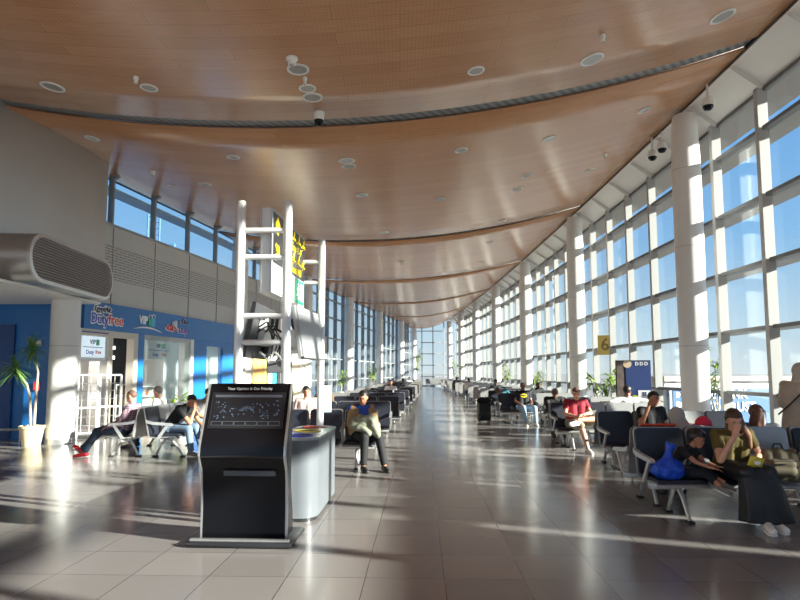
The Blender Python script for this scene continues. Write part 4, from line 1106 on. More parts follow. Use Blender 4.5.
# ------------------------------------------------------------------ people
def fuse(bm, voxel, smooth=3):
    me = bpy.data.meshes.new('fuse'); bmesh.ops.recalc_face_normals(bm, faces=bm.faces); bm.to_mesh(me); bm.free()
    o = bpy.data.objects.new('fuse', me); COL.objects.link(o)
    r = o.modifiers.new('r', 'REMESH'); r.mode = 'VOXEL'; r.voxel_size = voxel
    if smooth:
        s = o.modifiers.new('s', 'SMOOTH'); s.factor = .5; s.iterations = smooth
    bpy.context.view_layer.update()
    dg = bpy.context.evaluated_depsgraph_get()
    out = bpy.data.meshes.new_from_object(o.evaluated_get(dg))
    bpy.data.objects.remove(o); bpy.data.meshes.remove(me)
    for p in out.polygons: p.use_smooth = True
    return out
def cap(bm, p0, r0, p1, r1, n=12, flat0=False, flat1=False, sq=1.0):
    p0 = V(p0); p1 = V(p1); d = p1-p0; L_ = d.length
    M = frame_z(d if L_ > 1e-5 else V((0, 0, 1)))
    prof = []
    if flat0: prof += [(0, 0), (r0, 0)]
    else: prof += [(r0*math.sin(a), -r0*math.cos(a)) for a in (0, .5, 1.0, PI/2)]
    if flat1: prof += [(r1, L_), (0, L_)]
    else: prof += [(r1*math.cos(a), L_+r1*math.sin(a)) for a in (0, .55, 1.05, PI/2)]
    rings = []
    for r, z in prof:
        if r < 1e-5: rings.append([bm.verts.new(p0 + M @ V((0, 0, z)))])
        else: rings.append([bm.verts.new(p0 + M @ V((math.cos(2*PI*k/n)*r, math.sin(2*PI*k/n)*r*sq, z))) for k in range(n)])
    for a, b in zip(rings, rings[1:]):
        if len(a) == 1 and len(b) == 1: continue
        for k in range(n):
            if len(a) == 1: bm.faces.new((a[0], b[(k+1) % n], b[k]))
            elif len(b) == 1: bm.faces.new((a[k], a[(k+1) % n], b[0]))
            else: bm.faces.new((a[k], a[(k+1) % n], b[(k+1) % n], b[k]))
    return bm
def mesh_obj(name, me, m, parent=None):
    me.name = name; me.materials.clear(); me.materials.append(m)
    o = bpy.data.objects.new(name, me); COL.objects.link(o)
    if parent is not None: o.parent = parent
    return o
SKIN = {'fair': mat('skin_fair', srgb(214, 160, 132), .5), 'tan': mat('skin_tan', srgb(186, 128, 98), .5), 'brown': mat('skin_brown', srgb(128, 84, 62), .5), 'dark': mat('skin_dark', srgb(84, 56, 44), .5)}
HAIRM = {'black': mat('hair_black', (.012, .010, .010), .45), 'brown': mat('hair_brown', srgb(74, 48, 34), .45, noise=.3, nscale=30), 'auburn': mat('hair_auburn', srgb(84, 48, 34), .45, noise=.3, nscale=30), 'grey': mat('hair_grey', srgb(120, 112, 106), .5), 'stubble': mat('hair_stubble', srgb(104, 74, 60), .6), 'blond': mat('hair_ombre', srgb(122, 84, 56), .4, noise=.35, nscale=25)}
def clothm(name, rgb, **k): return mat('cloth_'+name, srgb(*rgb), .8, noise=k.get('noise', .12), nscale=k.get('nscale', 9), bump=.15, bscale=120)
eye_m = mat('eye_dark', (.02, .015, .012), .25); lip_m = mat('lip', srgb(150, 84, 74), .5)
def seated(**o):
    J = dict(pel=(0, 0, .53), wai=(0, .02, .68), che=(0, .05, .88), nek=(0, .035, 1.02), head=(0, .005, 1.15), hrot=(0, 0, 0),
             shL=(-.18, .05, .955), elL=(-.235, .0, .70), wrL=(-.1, -.23, .62), shR=(.18, .05, .955), elR=(.235, .0, .70), wrR=(.1, -.23, .62),
             hdL=(.5, -.8, -.1), hdR=(-.5, -.8, -.1), pnL=(0, 0, -1), pnR=(0, 0, -1),
             hiL=(-.09, -.02, .52), knL=(-.12, -.43, .52), anL=(-.12, -.46, .10), hiR=(.09, -.02, .52), knR=(.12, -.43, .52), anR=(.12, -.46, .10),
             ftL=(0, -1, -.12), ftR=(0, -1, -.12))
    J.update(o); return {k: V(v) for k, v in J.items()}
def hand(bm, w, hd, pn, s=1.0, curl=.5, side=1):
    hd = V(hd).normalized(); pn = V(pn); pn = (pn-hd*pn.dot(hd)).normalized(); sd = hd.cross(pn)*side
    c = V(w)+hd*.05*s
    R = Matrix((sd, hd, pn)).transposed()
    ell(bm, c, (.040*s, .055*s, .017*s), R, 2)
    for i, (off, ln) in enumerate(((-.030, .060), (-.010, .070), (.011, .066), (.030, .052))):
        a = c+hd*.04*s+sd*off*s; r = .0092*s
        m_ = a + (hd*math.cos(curl*.5)+pn*math.sin(curl*.5))*ln*.62*s
        e = m_ + (hd*math.cos(curl*1.5)+pn*math.sin(curl*1.5))*ln*.55*s
        cap(bm, a, r*1.05, m_, r, 8); cap(bm, m_, r, e, r*.85, 8)
    a = c-hd*.02*s-sd*.034*s; m_ = a+(-sd*.75+hd*.6+pn*.3).normalized()*.036*s; e = m_+(hd*.8-sd*.25+pn*.35).normalized()*.03*s
    cap(bm, a, .013*s, m_, .0105*s, 8); cap(bm, m_, .0105*s, e, .009*s, 8)
def head_prims(bm, T, s):
    def E_(c, sz): 
        r = bmesh.ops.create_icosphere(bm, subdivisions=3, radius=1.0)
        bmesh.ops.transform(bm, matrix=T @ Matrix.Translation(V(c)*s) @ Matrix.Diagonal((sz[0]*s, sz[1]*s, sz[2]*s, 1)), verts=r['verts'])
    E_((0, .014, .03), (.074, .092, .086)); E_((0, -.022, -.012), (.061, .07, .088)); E_((0, -.036, -.075), (.046, .05, .036))
    E_((0, -.078, .035), (.045, .016, .012)); E_((0, -.088, -.022), (.015, .018, .013)); E_((0, -.084, -.055), (.022, .012, .01))
    for sx in (-1, 1): E_((sx*.074, .012, -.005), (.009, .02, .032))
    cap(bm, T @ V((0, -.08*s, .015*s)), .008*s, T @ V((0, -.098*s, -.02*s)), .012*s, 8)
def person(label, J, loc, rotz, skin='tan', hair='black', hairstyle='short', shirt=None, sleeve='short', trousers=None, tl=1.0, shoes=None, s=1.0, voxel=.013, hs=1.0, build=1.0, lam=None, group=None, curl=.5, skirt=None, sole=None, locks=None, scarf=None, bare=False):
    K = lambda k: J[k]
    b = new(); B = build
    # trunk
    def trunk(bm, g, hips=True):
        for sx in (-1, 1):
            e = V((sx*.085*B*s, 0, 0)); e2 = V((sx*.07*B*s, 0, 0)); e3 = V((sx*.075*B*s, 0, 0))
            if hips: cap(bm, K('pel')+e, .112*B*s+g, K('wai')+e2, .098*B*s+g)
            else: cap(bm, K('pel').lerp(K('wai'), .25)+e, .11*B*s+g, K('wai')+e2, .098*B*s+g)
            cap(bm, K('wai')+e2, .098*B*s+g, K('che')+e3, .105*B*s+g)
        for sd in 'LR': cap(bm, K('che').lerp(K('sh'+sd), .25), .095*s+g, K('sh'+sd), .058*s+g)
        cap(bm, K('che'), .1*s+g, K('nek').lerp(K('che'), .3), .062*s+g)
    trunk(b, 0)
    cap(b, K('nek').lerp(K('che'), .3), .058*s, K('nek'), .053*s)
    T = Matrix.Translation(K('head')) @ Euler(J['hrot']).to_matrix().to_4x4()
    hh = s*hs
    cap(b, K('nek'), .053*s, T @ V((0, .015*hh, -.06*hh)), .05*s)
    head_prims(b, T, hh)
    for i, sd in enumerate('LR'):
        cap(b, K('sh'+sd), .052*s, K('el'+sd), .041*s); cap(b, K('el'+sd), .041*s, K('wr'+sd), .027*s)
        hand(b, K('wr'+sd), K('hd'+sd), K('pn'+sd), s, curl, 1 if sd == 'L' else -1)
        cap(b, K('hi'+sd), .088*s*B, K('kn'+sd), .058*s); cap(b, K('kn'+sd), .057*s, K('kn'+sd).lerp(K('an'+sd), .35), .055*s); cap(b, K('kn'+sd).lerp(K('an'+sd), .35), .055*s, K('an'+sd), .036*s)
        f = K('ft'+sd).normalized(); heel = K('an'+sd)+V((0, 0, -.055*s)) - f*.035*s
        cap(b, heel, .034*s, heel+f*.2*s, .026*s); cap(b, K('an'+sd), .036*s, heel, .034*s)
    o = mesh_obj('person', fuse(b, voxel), SKIN[skin]); o.location = loc; o.rotation_euler = (0, 0, rotz)
    tag(o, label, 'person', group)
    # face
    for sx in (-1, 1):
        bm = new(); ell(bm, (0, 0, 0), (.011*hh, .006*hh, .006*hh)); bmesh.ops.transform(bm, matrix=T @ Matrix.Translation(V((sx*.029, -.0835, .014))*hh), verts=bm.verts); obj('eye', bm, eye_m, o, 60)
        bm = new(); ell(bm, (0, 0, 0), (.018*hh, .005*hh, .004*hh)); bmesh.ops.transform(bm, matrix=T @ Matrix.Translation(V((sx*.03, -.0865, .036))*hh), verts=bm.verts); obj('eyebrow', bm, HAIRM['black'] if hair not in ('grey',) else HAIRM['grey'], o, 60)
    bm = new(); ell(bm, (0, 0, 0), (.022*hh, .006*hh, .006*hh)); bmesh.ops.transform(bm, matrix=T @ Matrix.Translation(V((0, -.0945, -.054))*hh), verts=bm.verts); obj('mouth', bm, lip_m, o, 60)
    # hair
    if hairstyle != 'none':
        bm = new(); bmesh.ops.create_icosphere(bm, subdivisions=4, radius=1.0)
        thick = {'short': .0, 'crop': -.006, 'long': .006, 'curly': .024, 'cap': 0.006}[hairstyle]
        kill = []
        for v in bm.verts:
            q = V((v.co.x*(.082+thick), v.co.y*(.1+thick)+.016, v.co.z*(.092+thick)+.034)); 
            if hairstyle == 'curly': q += v.co.normalized()*.008*math.sin(v.co.x*23)*math.sin(v.co.y*19+1)*math.sin(v.co.z*21)
            line = .062 if q.y < -.045 else (.02 + (.042)*max(0, min(1, (-q.y+.0)/.045)) if q.y < .0 else -.02 if q.y < .04 else -.05)
            if hairstyle == 'crop': line = max(line, .035) if q.y < .03 else line
            if q.z < line: kill.append(v)
            v.co = q*hh
        bmesh.ops.delete(bm, geom=kill, context='VERTS')
        bmesh.ops.transform(bm, matrix=T, verts=bm.verts)
        h = obj('hair', bm, HAIRM[hair], o, 180)
        sd_ = h.modifiers.new('thickness', 'SOLIDIFY'); sd_.thickness = .02*hh; sd_.offset = -1
    if hairstyle == 'long' and scarf is None:
        bm = new()
        for sx in (-1, 1):
            for P in (J.get('lockL' if sx < 0 else 'lockR') or [],): pass
            a = T @ V((sx*.05, .05, .05))*1.0
            c = V((T @ V((sx*.06*hh, .06*hh, 0)))); nk = K('nek')
            q = nk + V((sx*.075, .065, -.02)); e = K('che') + V((sx*.09, .1+.02, -.04))
            if 'fall' in J: q = q + J['fall']*.6; e = e + J['fall']
            (cap(bm, c-V((sx*.02, 0, 0)), .055*hh, nk+V((sx*.05, .06, -.02)), .05), cap(bm, nk+V((sx*.05, .06, -.02)), .05, K('che')+V((sx*.055, .12, -.02)), .035)) if locks is None else None
        cap(bm, T @ V((0, .065*hh, 0)), .06*hh, K('nek')+V((0, .07, -.01)), .05); cap(bm, K('nek')+V((0, .07, -.01)), .05, K('che')+V((0, .13, .02)), .03)
        for lk in (locks or []):
            for (p_, r_), (q_, s_) in zip(lk, lk[1:]): cap(bm, p_, r_, q_, s_)
        mesh_obj('hair_length', fuse(bm, .012, 4), HAIRM['blond'] if hair == 'brown' else HAIRM[hair], o)
    if hairstyle == 'cap':
        bm = new(); box(bm, (0, -.12*hh, .052*hh), (.12*hh, .1*hh, .01*hh), Euler((.15, 0, 0)).to_matrix(), .004); bmesh.ops.transform(bm, matrix=T, verts=bm.verts); obj('cap_peak', bm, HAIRM[hair], o, 40)
    if scarf is not None:
        bm = new()
        r = bmesh.ops.create_icosphere(bm, subdivisions=3, radius=1.0)
        bmesh.ops.transform(bm, matrix=T @ Matrix.Translation(V((0, .03, .02))*hh) @ Matrix.Diagonal((.098*hh, .112*hh, .118*hh, 1)), verts=r['verts'])
        cap(bm, T @ V((0, .03*hh, -.04*hh)), .09*hh, K('nek')+V((0, .02, -.02)), .105); cap(bm, K('nek')+V((0, .02, -.02)), .105, K('che')+V((0, .01, 0)), .15*B)
        me = fuse(bm, .013, 4)
        bm = new(); bm.from_mesh(me); Ti = T.inverted()
        kill = [v for v in bm.verts if (Ti @ v.co).y < -.055*hh and abs((Ti @ v.co).x) < .055*hh and -.1*hh < (Ti @ v.co).z < .075*hh]
        bmesh.ops.delete(bm, geom=kill, context='VERTS'); sc_o = obj('headscarf', bm, scarf, o, 180)
    # clothes
    if shirt is not None:
        bm = new(); trunk(bm, .015*s, True)
        for sd in 'LR':
            a, e, w = K('sh'+sd), K('el'+sd), K('wr'+sd)
            if sleeve == 'short': cap(bm, a, .068*s, a.lerp(e, .62), .06*s, flat1=True)
            elif sleeve == 'long': cap(bm, a, .068*s, e, .056*s); cap(bm, e, .056*s, e.lerp(w, .95), .042*s, flat1=True)
        mesh_obj('shirt', fuse(bm, voxel, 3), shirt, o)
    if trousers is not None:
        bm = new()
        for sx in (-1, 1):
            cap(bm, K('pel')+V((sx*.085*B*s, 0, 0)), .13*s*B, K('pel').lerp(K('wai'), .5)+V((sx*.078*B*s, 0, 0)), .117*s*B)
        for sd in 'LR':
            h_, k_, a_ = K('hi'+sd), K('kn'+sd), K('an'+sd)
            cap(bm, h_, .104*s*B, k_, .076*s)
            if tl > 0: cap(bm, k_, .074*s, k_.lerp(a_, tl), .058*s if tl > .7 else .07*s, flat1=True)
        mesh_obj('trousers' if tl > .6 else 'shorts', fuse(bm, voxel, 3), trousers, o)
    if skirt is not None: skirt(o)
    if shoes is not None:
        for sd in 'LR':
            f = K('ft'+sd).normalized(); heel = K('an'+sd)+V((0, 0, -.055*s)) - f*.035*s
            bm = new(); cap(bm, heel, .046*s, heel+f*.215*s, .037*s, sq=1); cap(bm, heel, .046*s, K('an'+sd)+V((0, 0, -.015*s)), .047*s, flat1=True)
            cap(bm, heel+f*.08*s+V((0, 0, .01)), .045*s, heel+f*.16*s, .042*s)
            so_ = mesh_obj('shoe', fuse(bm, max(.009, voxel*.8), 2), shoes, o)
            if sole is not None:
                up = V((0, 0, 1)) - f*f.z; up.normalize(); rt = f.cross(up); c = heel+f*.09*s-up*.04*s
                bm = new(); prism(bm, stadium(.145*s, .045*s, .04*s, 5), up*.018*s, c, rt, f); obj('sole', bm, sole, so_, 30)
    return o
c_black = clothm('black', (24, 24, 27)); c_navy = clothm('navy', (34, 40, 56)); c_olive = clothm('olive', (96, 82, 34)); c_white = clothm('white', (226, 224, 220)); c_grey = clothm('grey', (150, 150, 150))
c_red = clothm('crimson', (150, 32, 50)); c_jean = clothm('jean', (112, 134, 158), noise=.25); c_ljean = clothm('light_jean', (160, 184, 206), noise=.25); c_djean = clothm('dark_jean', (42, 58, 78), noise=.25)
c_brown = clothm('brown', (104, 80, 62)); c_tan = clothm('tan', (156, 124, 84)); c_teal = clothm('teal', (62, 128, 140)); c_pink = clothm('pink', (218, 190, 184)); c_blue = clothm('royal', (44, 72, 160)); c_khaki = clothm('khaki', (140, 132, 110)); c_beige = clothm('beige', (186, 172, 156))
s_white = mat('shoe_white', srgb(226, 224, 218), .5); s_red = mat('shoe_red', srgb(206, 34, 40), .5); s_black = mat('shoe_black', (.02, .02, .02), .45); s_grey = mat('shoe_grey', srgb(122, 118, 108), .6); sole_w = mat('sole_white', srgb(232, 230, 226), .5)
# plaid shirt
m, nt, b_ = node_mat('cloth_plaid'); tc = N(nt, 'ShaderNodeTexCoord'); cr = []
for ax, sc_ in (('X', 9), ('Z', 9)):
    w_ = N(nt, 'ShaderNodeTexWave', bands_direction=ax); w_.inputs['Scale'].default_value = sc_; nt.links.new(tc.outputs['Object'], w_.inputs['Vector'])
    c_ = N(nt, 'ShaderNodeValToRGB'); c_.color_ramp.elements[0].position = .45; c_.color_ramp.elements[1].position = .6
    c_.color_ramp.elements[0].color = (*srgb(70, 62, 92), 1); c_.color_ramp.elements[1].color = (*srgb(196, 160, 168), 1); nt.links.new(w_.outputs['Fac'], c_.inputs[0]); cr.append(c_)
mx = N(nt, 'ShaderNodeMix', data_type='RGBA', blend_type='MIX'); mx.inputs[0].default_value = .5; nt.links.new(cr[0].outputs[0], mx.inputs[6]); nt.links.new(cr[1].outputs[0], mx.inputs[7]); nt.links.new(mx.outputs[2], b_.inputs['Base Color']); b_.inputs['Roughness'].default_value = .8
c_plaid = m

# 1 woman in the front row, face in her hand, long black skirt
Jw = seated(pel=(0, 0, .53), wai=(-.02, -.05, .66), che=(-.045, -.12, .83), nek=(-.06, -.19, .955), head=(-.085, -.255, 1.055), hrot=(.45, -.12, -.15),
            shL=(-.215, -.13, .895), elL=(-.28, -.32, .66), wrL=(-.165, -.39, .90), hdL=(.42, .22, .85), pnL=(.4, .8, -.1),
            shR=(.12, -.13, .9), elR=(.225, -.14, .69), wrR=(.06, -.37, .64), hdR=(-.75, -.55, -.25), pnR=(0, -.3, -1),
            knL=(-.1, -.45, .54), knR=(.12, -.45, .54), anL=(.02, -.56, .11), anR=(.12, -.5, .11), ftL=(-.25, -1, -.12), ftR=(.1, -1, -.12), fall=(0, -.04, 0), hiL=(-.09, -.03, .53), hiR=(.09, -.03, .53))
def long_skirt(o):
    bm = new(); n = 40; rings = []
    for sx in (-1, 1):
        cap(bm, (sx*.08, 0, .53), .135, (sx*.07, -.02, .64), .11); cap(bm, (sx*.085, -.03, .535), .115, (sx*.115+.01, -.45, .55), .085)
    cap(bm, (0, -.05, .53), .11, (.01, -.44, .54), .085)
    for (cx, cy, cz, rx, ry) in ((.01, -.43, .57, .17, .08), (.02, -.45, .50, .20, .11), (.04, -.47, .38, .22, .125), (.06, -.47, .24, .24, .14), (.085, -.46, .075, .27, .155)):
        row = []
        for k in range(n):
            a = 2*PI*k/n; f = 1 + (.06*math.sin(7*a) + .035*math.sin(12*a+1))*max(0, .57-cz)/.5
            row.append(bm.verts.new((cx+math.cos(a)*rx*f, cy+math.sin(a)*ry*f, cz)))
        rings.append(row)
    for a, c in zip(rings, rings[1:]):
        for k in range(n): bm.faces.new((a[k], a[(k+1) % n], c[(k+1) % n], c[k]))
    bm.faces.new(rings[0]); bm.faces.new(rings[-1])
    mesh_obj('skirt', fuse(bm, .011, 3), mat('skirt_black', (.012, .012, .014), .5, bump=.2, bscale=30), o)
w1 = person('woman in olive t-shirt and long black skirt holding her face, front row', Jw, (3.58, 6.60, 0), 0, 'fair', 'brown', 'long', c_olive, 'short', None, 1, s_white, .97, .009, skirt=long_skirt, sole=sole_w, curl=.35,
            locks=[[(Jw['head']+V((.06, .05, .04)), .05), (Jw['head']+V((.095, .03, -.08)), .05), (Jw['nek']+V((.13, -.02, -.06)), .045), (Jw['che']+V((.13, -.1, -.05)), .03)], [(Jw['head']+V((.02, .07, .03)), .05), (Jw['nek']+V((.05, .06, -.02)), .045), (Jw['che']+V((.06, .12, 0)), .03)]])
bm = new(); c_ = Jw['wrR'] + (Jw['elR']-Jw['wrR'])*.1; M_ = frame_z(Jw['elR']-Jw['wrR'])
tube(bm, [c_ + M_ @ V((math.cos(a)*.033, math.sin(a)*.033, 0)) for a in [2*PI*q/20 for q in range(21)]], .008, 6); obj('bracelet', bm, mat('bracelet_grey', (.3, .3, .28), .4, .5), w1, 60)
# 2 child leaning on the woman
cs = .60
Jc = {k: (v*cs if k not in ('hrot',) and not k.startswith(('hd', 'pn', 'ft')) else v) for k, v in seated().items()}
up = V((0, 0, .13))
for k in list(Jc):
    if k[:2] in ('pe', 'wa', 'ch', 'ne', 'he', 'sh', 'el', 'wr', 'hi', 'kn', 'an'): Jc[k] = Jc[k] + V((0, 0, .17))
Jc.update({k: V(v) for k, v in dict(wai=(.02, .0, .585), che=(.06, -.03, .69), nek=(.10, -.055, .765), head=(.15, -.09, .845), hrot=(.3, -.1, .75), shL=(-.03, -.1, .735), shR=(.15, .03, .74), elL=(.06, -.24, .62), elR=(.22, -.07, .61), wrL=(.2, -.3, .57), wrR=(.3, -.18, .57), hdL=(1, -.2, -.2), hdR=(1, -.2, -.1),
            hiL=(-.04, -.04, .5), hiR=(.05, .0, .5), knL=(.16, -.2, .50), knR=(.2, -.1, .52), anL=(.22, -.37, .41), anR=(.3, -.3, .43), ftL=(.6, -.8, -.35), ftR=(.7, -.7, -.3)).items()})
person('small child in black with dark hair leaning towards the woman in the front row', Jc, (3.03, 6.6, 0), 0, 'tan', 'black', 'curly', c_black, 'short', clothm('child_shorts', (30, 32, 40)), .75, s_grey, cs, .008, hs=1.32, sole=sole_w)
# 3 woman with long auburn hair, sitting behind facing away
person('woman with long auburn hair and grey top seen from behind, beside the olive backpack', seated(hrot=(.3, .15, .35), fall=(0, .02, -.03), wai=(0, -.02, .65), che=(0, -.06, .82), nek=(0, -.11, .935), head=(.0, -.16, 1.035), shL=(-.18, -.07, .88), shR=(.18, -.07, .88)), (4.36, 7.40, 0), PI-.5, 'tan', 'auburn', 'long', clothm('slate', (84, 90, 96)), 'long', c_djean, 1, s_black, .97, .012)
# 4 figure in a grey headscarf, back to the camera
person('person in a light grey headscarf seen from behind, in front of the phoning man', seated(hrot=(.45, .1, 0), wai=(0, -.03, .64), che=(0, -.1, .8), nek=(0, -.17, .9), head=(.02, -.23, .99), shL=(-.18, -.12, .85), shR=(.18, -.12, .85)), (3.50, 7.40, 0), PI, 'tan', 'black', 'none', c_grey, 'long', c_black, 1, s_black, .96, .013, scarf=clothm('scarf_grey', (168, 162, 156)))
# 5 man with a phone at his ear
person('dark haired man in black shirt holding a hand to his ear, second row', seated(elL=(-.3, -.12, .74), wrL=(-.16, -.13, 1.03), hdL=(.35, .1, .95), pnL=(.9, .1, -.2), head=(.0, -.03, 1.14), hrot=(.15, .1, .15)), (4.02, 9.62, 0), .2, 'tan', 'black', 'short', c_black, 'short', c_djean, 1, s_black, 1.0, .012)
# 6 standing figure in pale robe
st = dict(pel=(0, 0, .93), wai=(0, .0, 1.08), che=(0, .01, 1.3), nek=(0, 0, 1.44), head=(0, -.02, 1.56), hrot=(.1, 0, 0), shL=(-.18, .01, 1.38), shR=(.18, .01, 1.38), elL=(-.23, -.02, 1.12), elR=(.23, -.02, 1.12), wrL=(-.14, -.2, 1.0), wrR=(.14, -.2, 1.0), hdL=(.6, -.7, 0), hdR=(-.6, -.7, 0), pnL=(0, 0, -1), pnR=(0, 0, -1),
          hiL=(-.09, 0, .9), hiR=(.09, 0, .9), knL=(-.1, -.02, .5), knR=(.1, -.02, .5), anL=(-.1, .02, .1), anR=(.1, .02, .1), ftL=(0, -1, -.12), ftR=(0, -1, -.12))
def standing(**o):
    J = dict(st); J.update(o); return {k: V(v) for k, v in J.items()}
def robe(m_):
    def f(o):
        bm = new(); lathe(bm, [(.29, .06), (.28, .1), (.25, .5), (.23, .85), (.2, 1.1), (.21, 1.3), (.16, 1.42)], n=36, sx=1.05, sy=.78); 
        for v in bm.verts: v.co.x += .012*math.sin(v.co.z*3+math.atan2(v.co.y, v.co.x)*6)*(1.4-v.co.z)
        obj('robe', bm, m_, o, 180)
    return f
w6 = person('standing person in pale beige robe and headscarf by the right windows', standing(hrot=(.1, 0, .2)), (5.6, 8.45, 0), PI-.7, 'tan', 'black', 'none', c_beige, 'long', None, 1, s_black, 1.0, .013, scarf=clothm('scarf_beige', (196, 184, 170)), skirt=robe(c_beige))
bm = new(); tube(bm, [(-.2, .06, 1.42), (-.06, .2, 1.3), (.1, .215, 1.12), (.26, .1, .97)], .02, 6, (1, .35)); obj('shoulder_strap', bm, c_black, w6, 60)
# 7 man in crimson shirt with an ankle on his knee
person('bald man in crimson t-shirt and shorts with one ankle on his knee', seated(head=(-.02, -.07, 1.135), hrot=(.5, 0, -.1), nek=(0, -.02, 1.01), elL=(-.26, -.1, .72), wrL=(-.08, -.3, .68), elR=(.26, -.1, .74), wrR=(.06, -.28, .72), hdL=(.8, -.5, 0), hdR=(-.8, -.5, 0), knL=(-.06, -.48, .52), anL=(.02, -.62, .1), knR=(.33, -.36, .64), anR=(-.12, -.5, .63), ftR=(-.9, -.35, -.1), ftL=(.1, -1, -.12)),
       (3.62, 12.42, 0), 0, 'fair', 'stubble', 'crop', c_red, 'short', c_khaki, .12, s_white, 1.03, .011, build=1.12, sole=sole_w)
# 8 man in brown behind him
person('man in brown leaning forward on a bench behind the crimson shirted man', seated(che=(0, -.12, .84), nek=(0, -.19, .95), head=(0, -.25, 1.05), hrot=(.35, 0, -.3), shL=(-.18, -.14, .9), shR=(.18, -.14, .9), elL=(-.2, -.36, .64), elR=(.2, -.36, .64), wrL=(-.09, -.55, .45), wrR=(.09, -.55, .45), hdL=(.1, -.3, -1), hdR=(-.1, -.3, -1)), (3.86, 15.3, 0), 0, 'brown', 'stubble', 'crop', c_black, 'long', c_brown, 1, s_black, 1.0, .014)
# 9 man with the yellow oval on his shirt
w9 = person('man in black t-shirt with a yellow oval emblem and pale jeans', seated(knL=(-.08, -.44, .53), anL=(-.05, -.56, .1), knR=(.26, -.4, .52), anR=(.3, -.38, .1), wrR=(.2, -.3, .66), wrL=(-.1, -.3, .6)), (3.72, 18.28, 0), 0, 'brown', 'black', 'crop', clothm('charcoal', (26, 28, 34)), 'short', c_ljean, 1, s_white, 1.05, .013)
bm = new(); ell(bm, (0, -.083, .87), (.105, .012, .062), Euler((-.12, 0, 0)).to_matrix(), 3); obj('emblem', bm, mat('emblem_yellow', srgb(240, 206, 30), .6), w9, 60)
bm = new(); prism(bm, [(-.085, .012), (-.05, .03), (-.03, .012), (-.012, .012), (0, .03), (.012, .012), (.03, .012), (.05, .03), (.085, .012), (.06, -.014), (.03, -.008), (0, -.03), (-.03, -.008), (-.06, -.014)], (0, .006, 0), (0, -.101, .87), (1, 0, 0), (0, -.1, 1)); obj('emblem_mark', bm, c_black, w9)
# 10.. others on the right
person('person in teal bending sideways on the bench behind the yellow emblem man', seated(che=(-.2, .02, .8), nek=(-.34, 0, .86), head=(-.44, -.03, .93), hrot=(.3, -.8, 0), wai=(-.08, .02, .66), shL=(-.3, -.05, .76), shR=(-.2, .08, .94), elL=(-.42, -.2, .68), wrL=(-.3, -.35, .62), elR=(-.05, -.1, .8), wrR=(-.1, -.3, .66)), (3.9, 21.25, 0), 0, 'brown', 'black', 'short', c_teal, 'long', c_djean, 1, s_black, 1, .016)
person('person in black seated behind, right of the yellow emblem man', seated(che=(-.1, .04, .84), head=(.02, -.02, 1.1), elL=(-.4, -.05, .84), wrL=(-.55, -.1, .92), hdL=(-1, 0, 0)), (4.85, 21.25, 0), .3, 'dark', 'black', 'short', c_black, 'long', c_black, 1, s_black, 1, .016)
person('person in white shirt and dark cap with arms along the seat back, before the poster', seated(hrot=(.1, 0, -.9), elL=(-.42, .1, .92), wrL=(-.62, .02, .94), elR=(.42, .1, .9), wrR=(.6, .0, .9), hdL=(-1, 0, 0), hdR=(1, 0, 0)), (5.05, 13.4, 0), PI-.9+.9, 'brown', 'black', 'cap', c_white, 'long', c_djean, 1, s_black, 1, .014)
# left block man with coat over his lap
w5 = person('man in tan jacket and blue shirt, coat over his lap, left of the aisle', seated(hrot=(.4, 0, -.5), head=(-.01, -.05, 1.14), knL=(-.1, -.44, .53), knR=(.14, -.44, .53), anR=(.2, -.55, .1), elL=(-.21, 0, .7), elR=(.21, 0, .7)), (-.62, 10.1, 0), .35, 'tan', 'black', 'short', c_blue, 'short', c_black, 1, s_black, 1.0, .012)
bm = new()
for sx in (-1, 1):
    cap(bm, (sx*.125, .03, .60), .122, (sx*.12, .038, .88), .116); cap(bm, (sx*.165, .05, .955), .08, (sx*.215, 0, .7), .066); cap(bm, (sx*.215, 0, .7), .066, (sx*.11, -.21, .63), .048, flat1=True)
mesh_obj('jacket', fuse(bm, .013, 3), c_tan, w5)
person('person in pink shirt seen between the poles above the grey cabinet', seated(hrot=(.3, 0, .4)), (-2.02, 12.98, 0), 0, 'tan', 'black', 'short', c_pink, 'long', c_djean, 1, s_black, 1, .014)
person('dark haired person in brown right behind the person in pink', seated(hrot=(.2, 0, .3), elL=(-.25, -.1, .8), wrL=(-.12, -.2, .98), hdL=(.3, .3, .9)), (-2.0, 15.9, 0), 0, 'brown', 'black', 'short', c_brown, 'long', c_djean, 1, s_black, 1, .016)
# the group in front of the shop
person('balding man in plaid shirt and red shoes stretching his legs out to the left', seated(che=(.0, .13, .84), nek=(0, .13, .99), head=(0, .10, 1.11), hrot=(.15, 0, -.15), wai=(0, .07, .66), pel=(0, -.02, .51), shL=(-.18, .14, .92), shR=(.18, .14, .92), elL=(-.25, .02, .66), elR=(.25, .02, .66), wrL=(-.16, -.3, .55), wrR=(.16, -.28, .56), hdL=(.1, -.7, -.7), hdR=(-.1, -.7, -.7), knL=(-.13, -.47, .49), anL=(-.16, -.86, .13), knR=(.12, -.46, .48), anR=(.1, -.68, .1), ftL=(-.1, -.8, .5)),
       (-5.13, 11.32, 0), -PI/2, 'fair', 'stubble', 'crop', c_plaid, 'long', c_djean, 1, s_red, 1.0, .012, sole=sole_w)
person('older man in white shirt on the far seat facing the shop', seated(hrot=(.2, 0, -.3)), (-5.12, 12.75, 0), -PI/2, 'fair', 'grey', 'short', c_white, 'short', c_djean, 1, s_black, 1.02, .013)
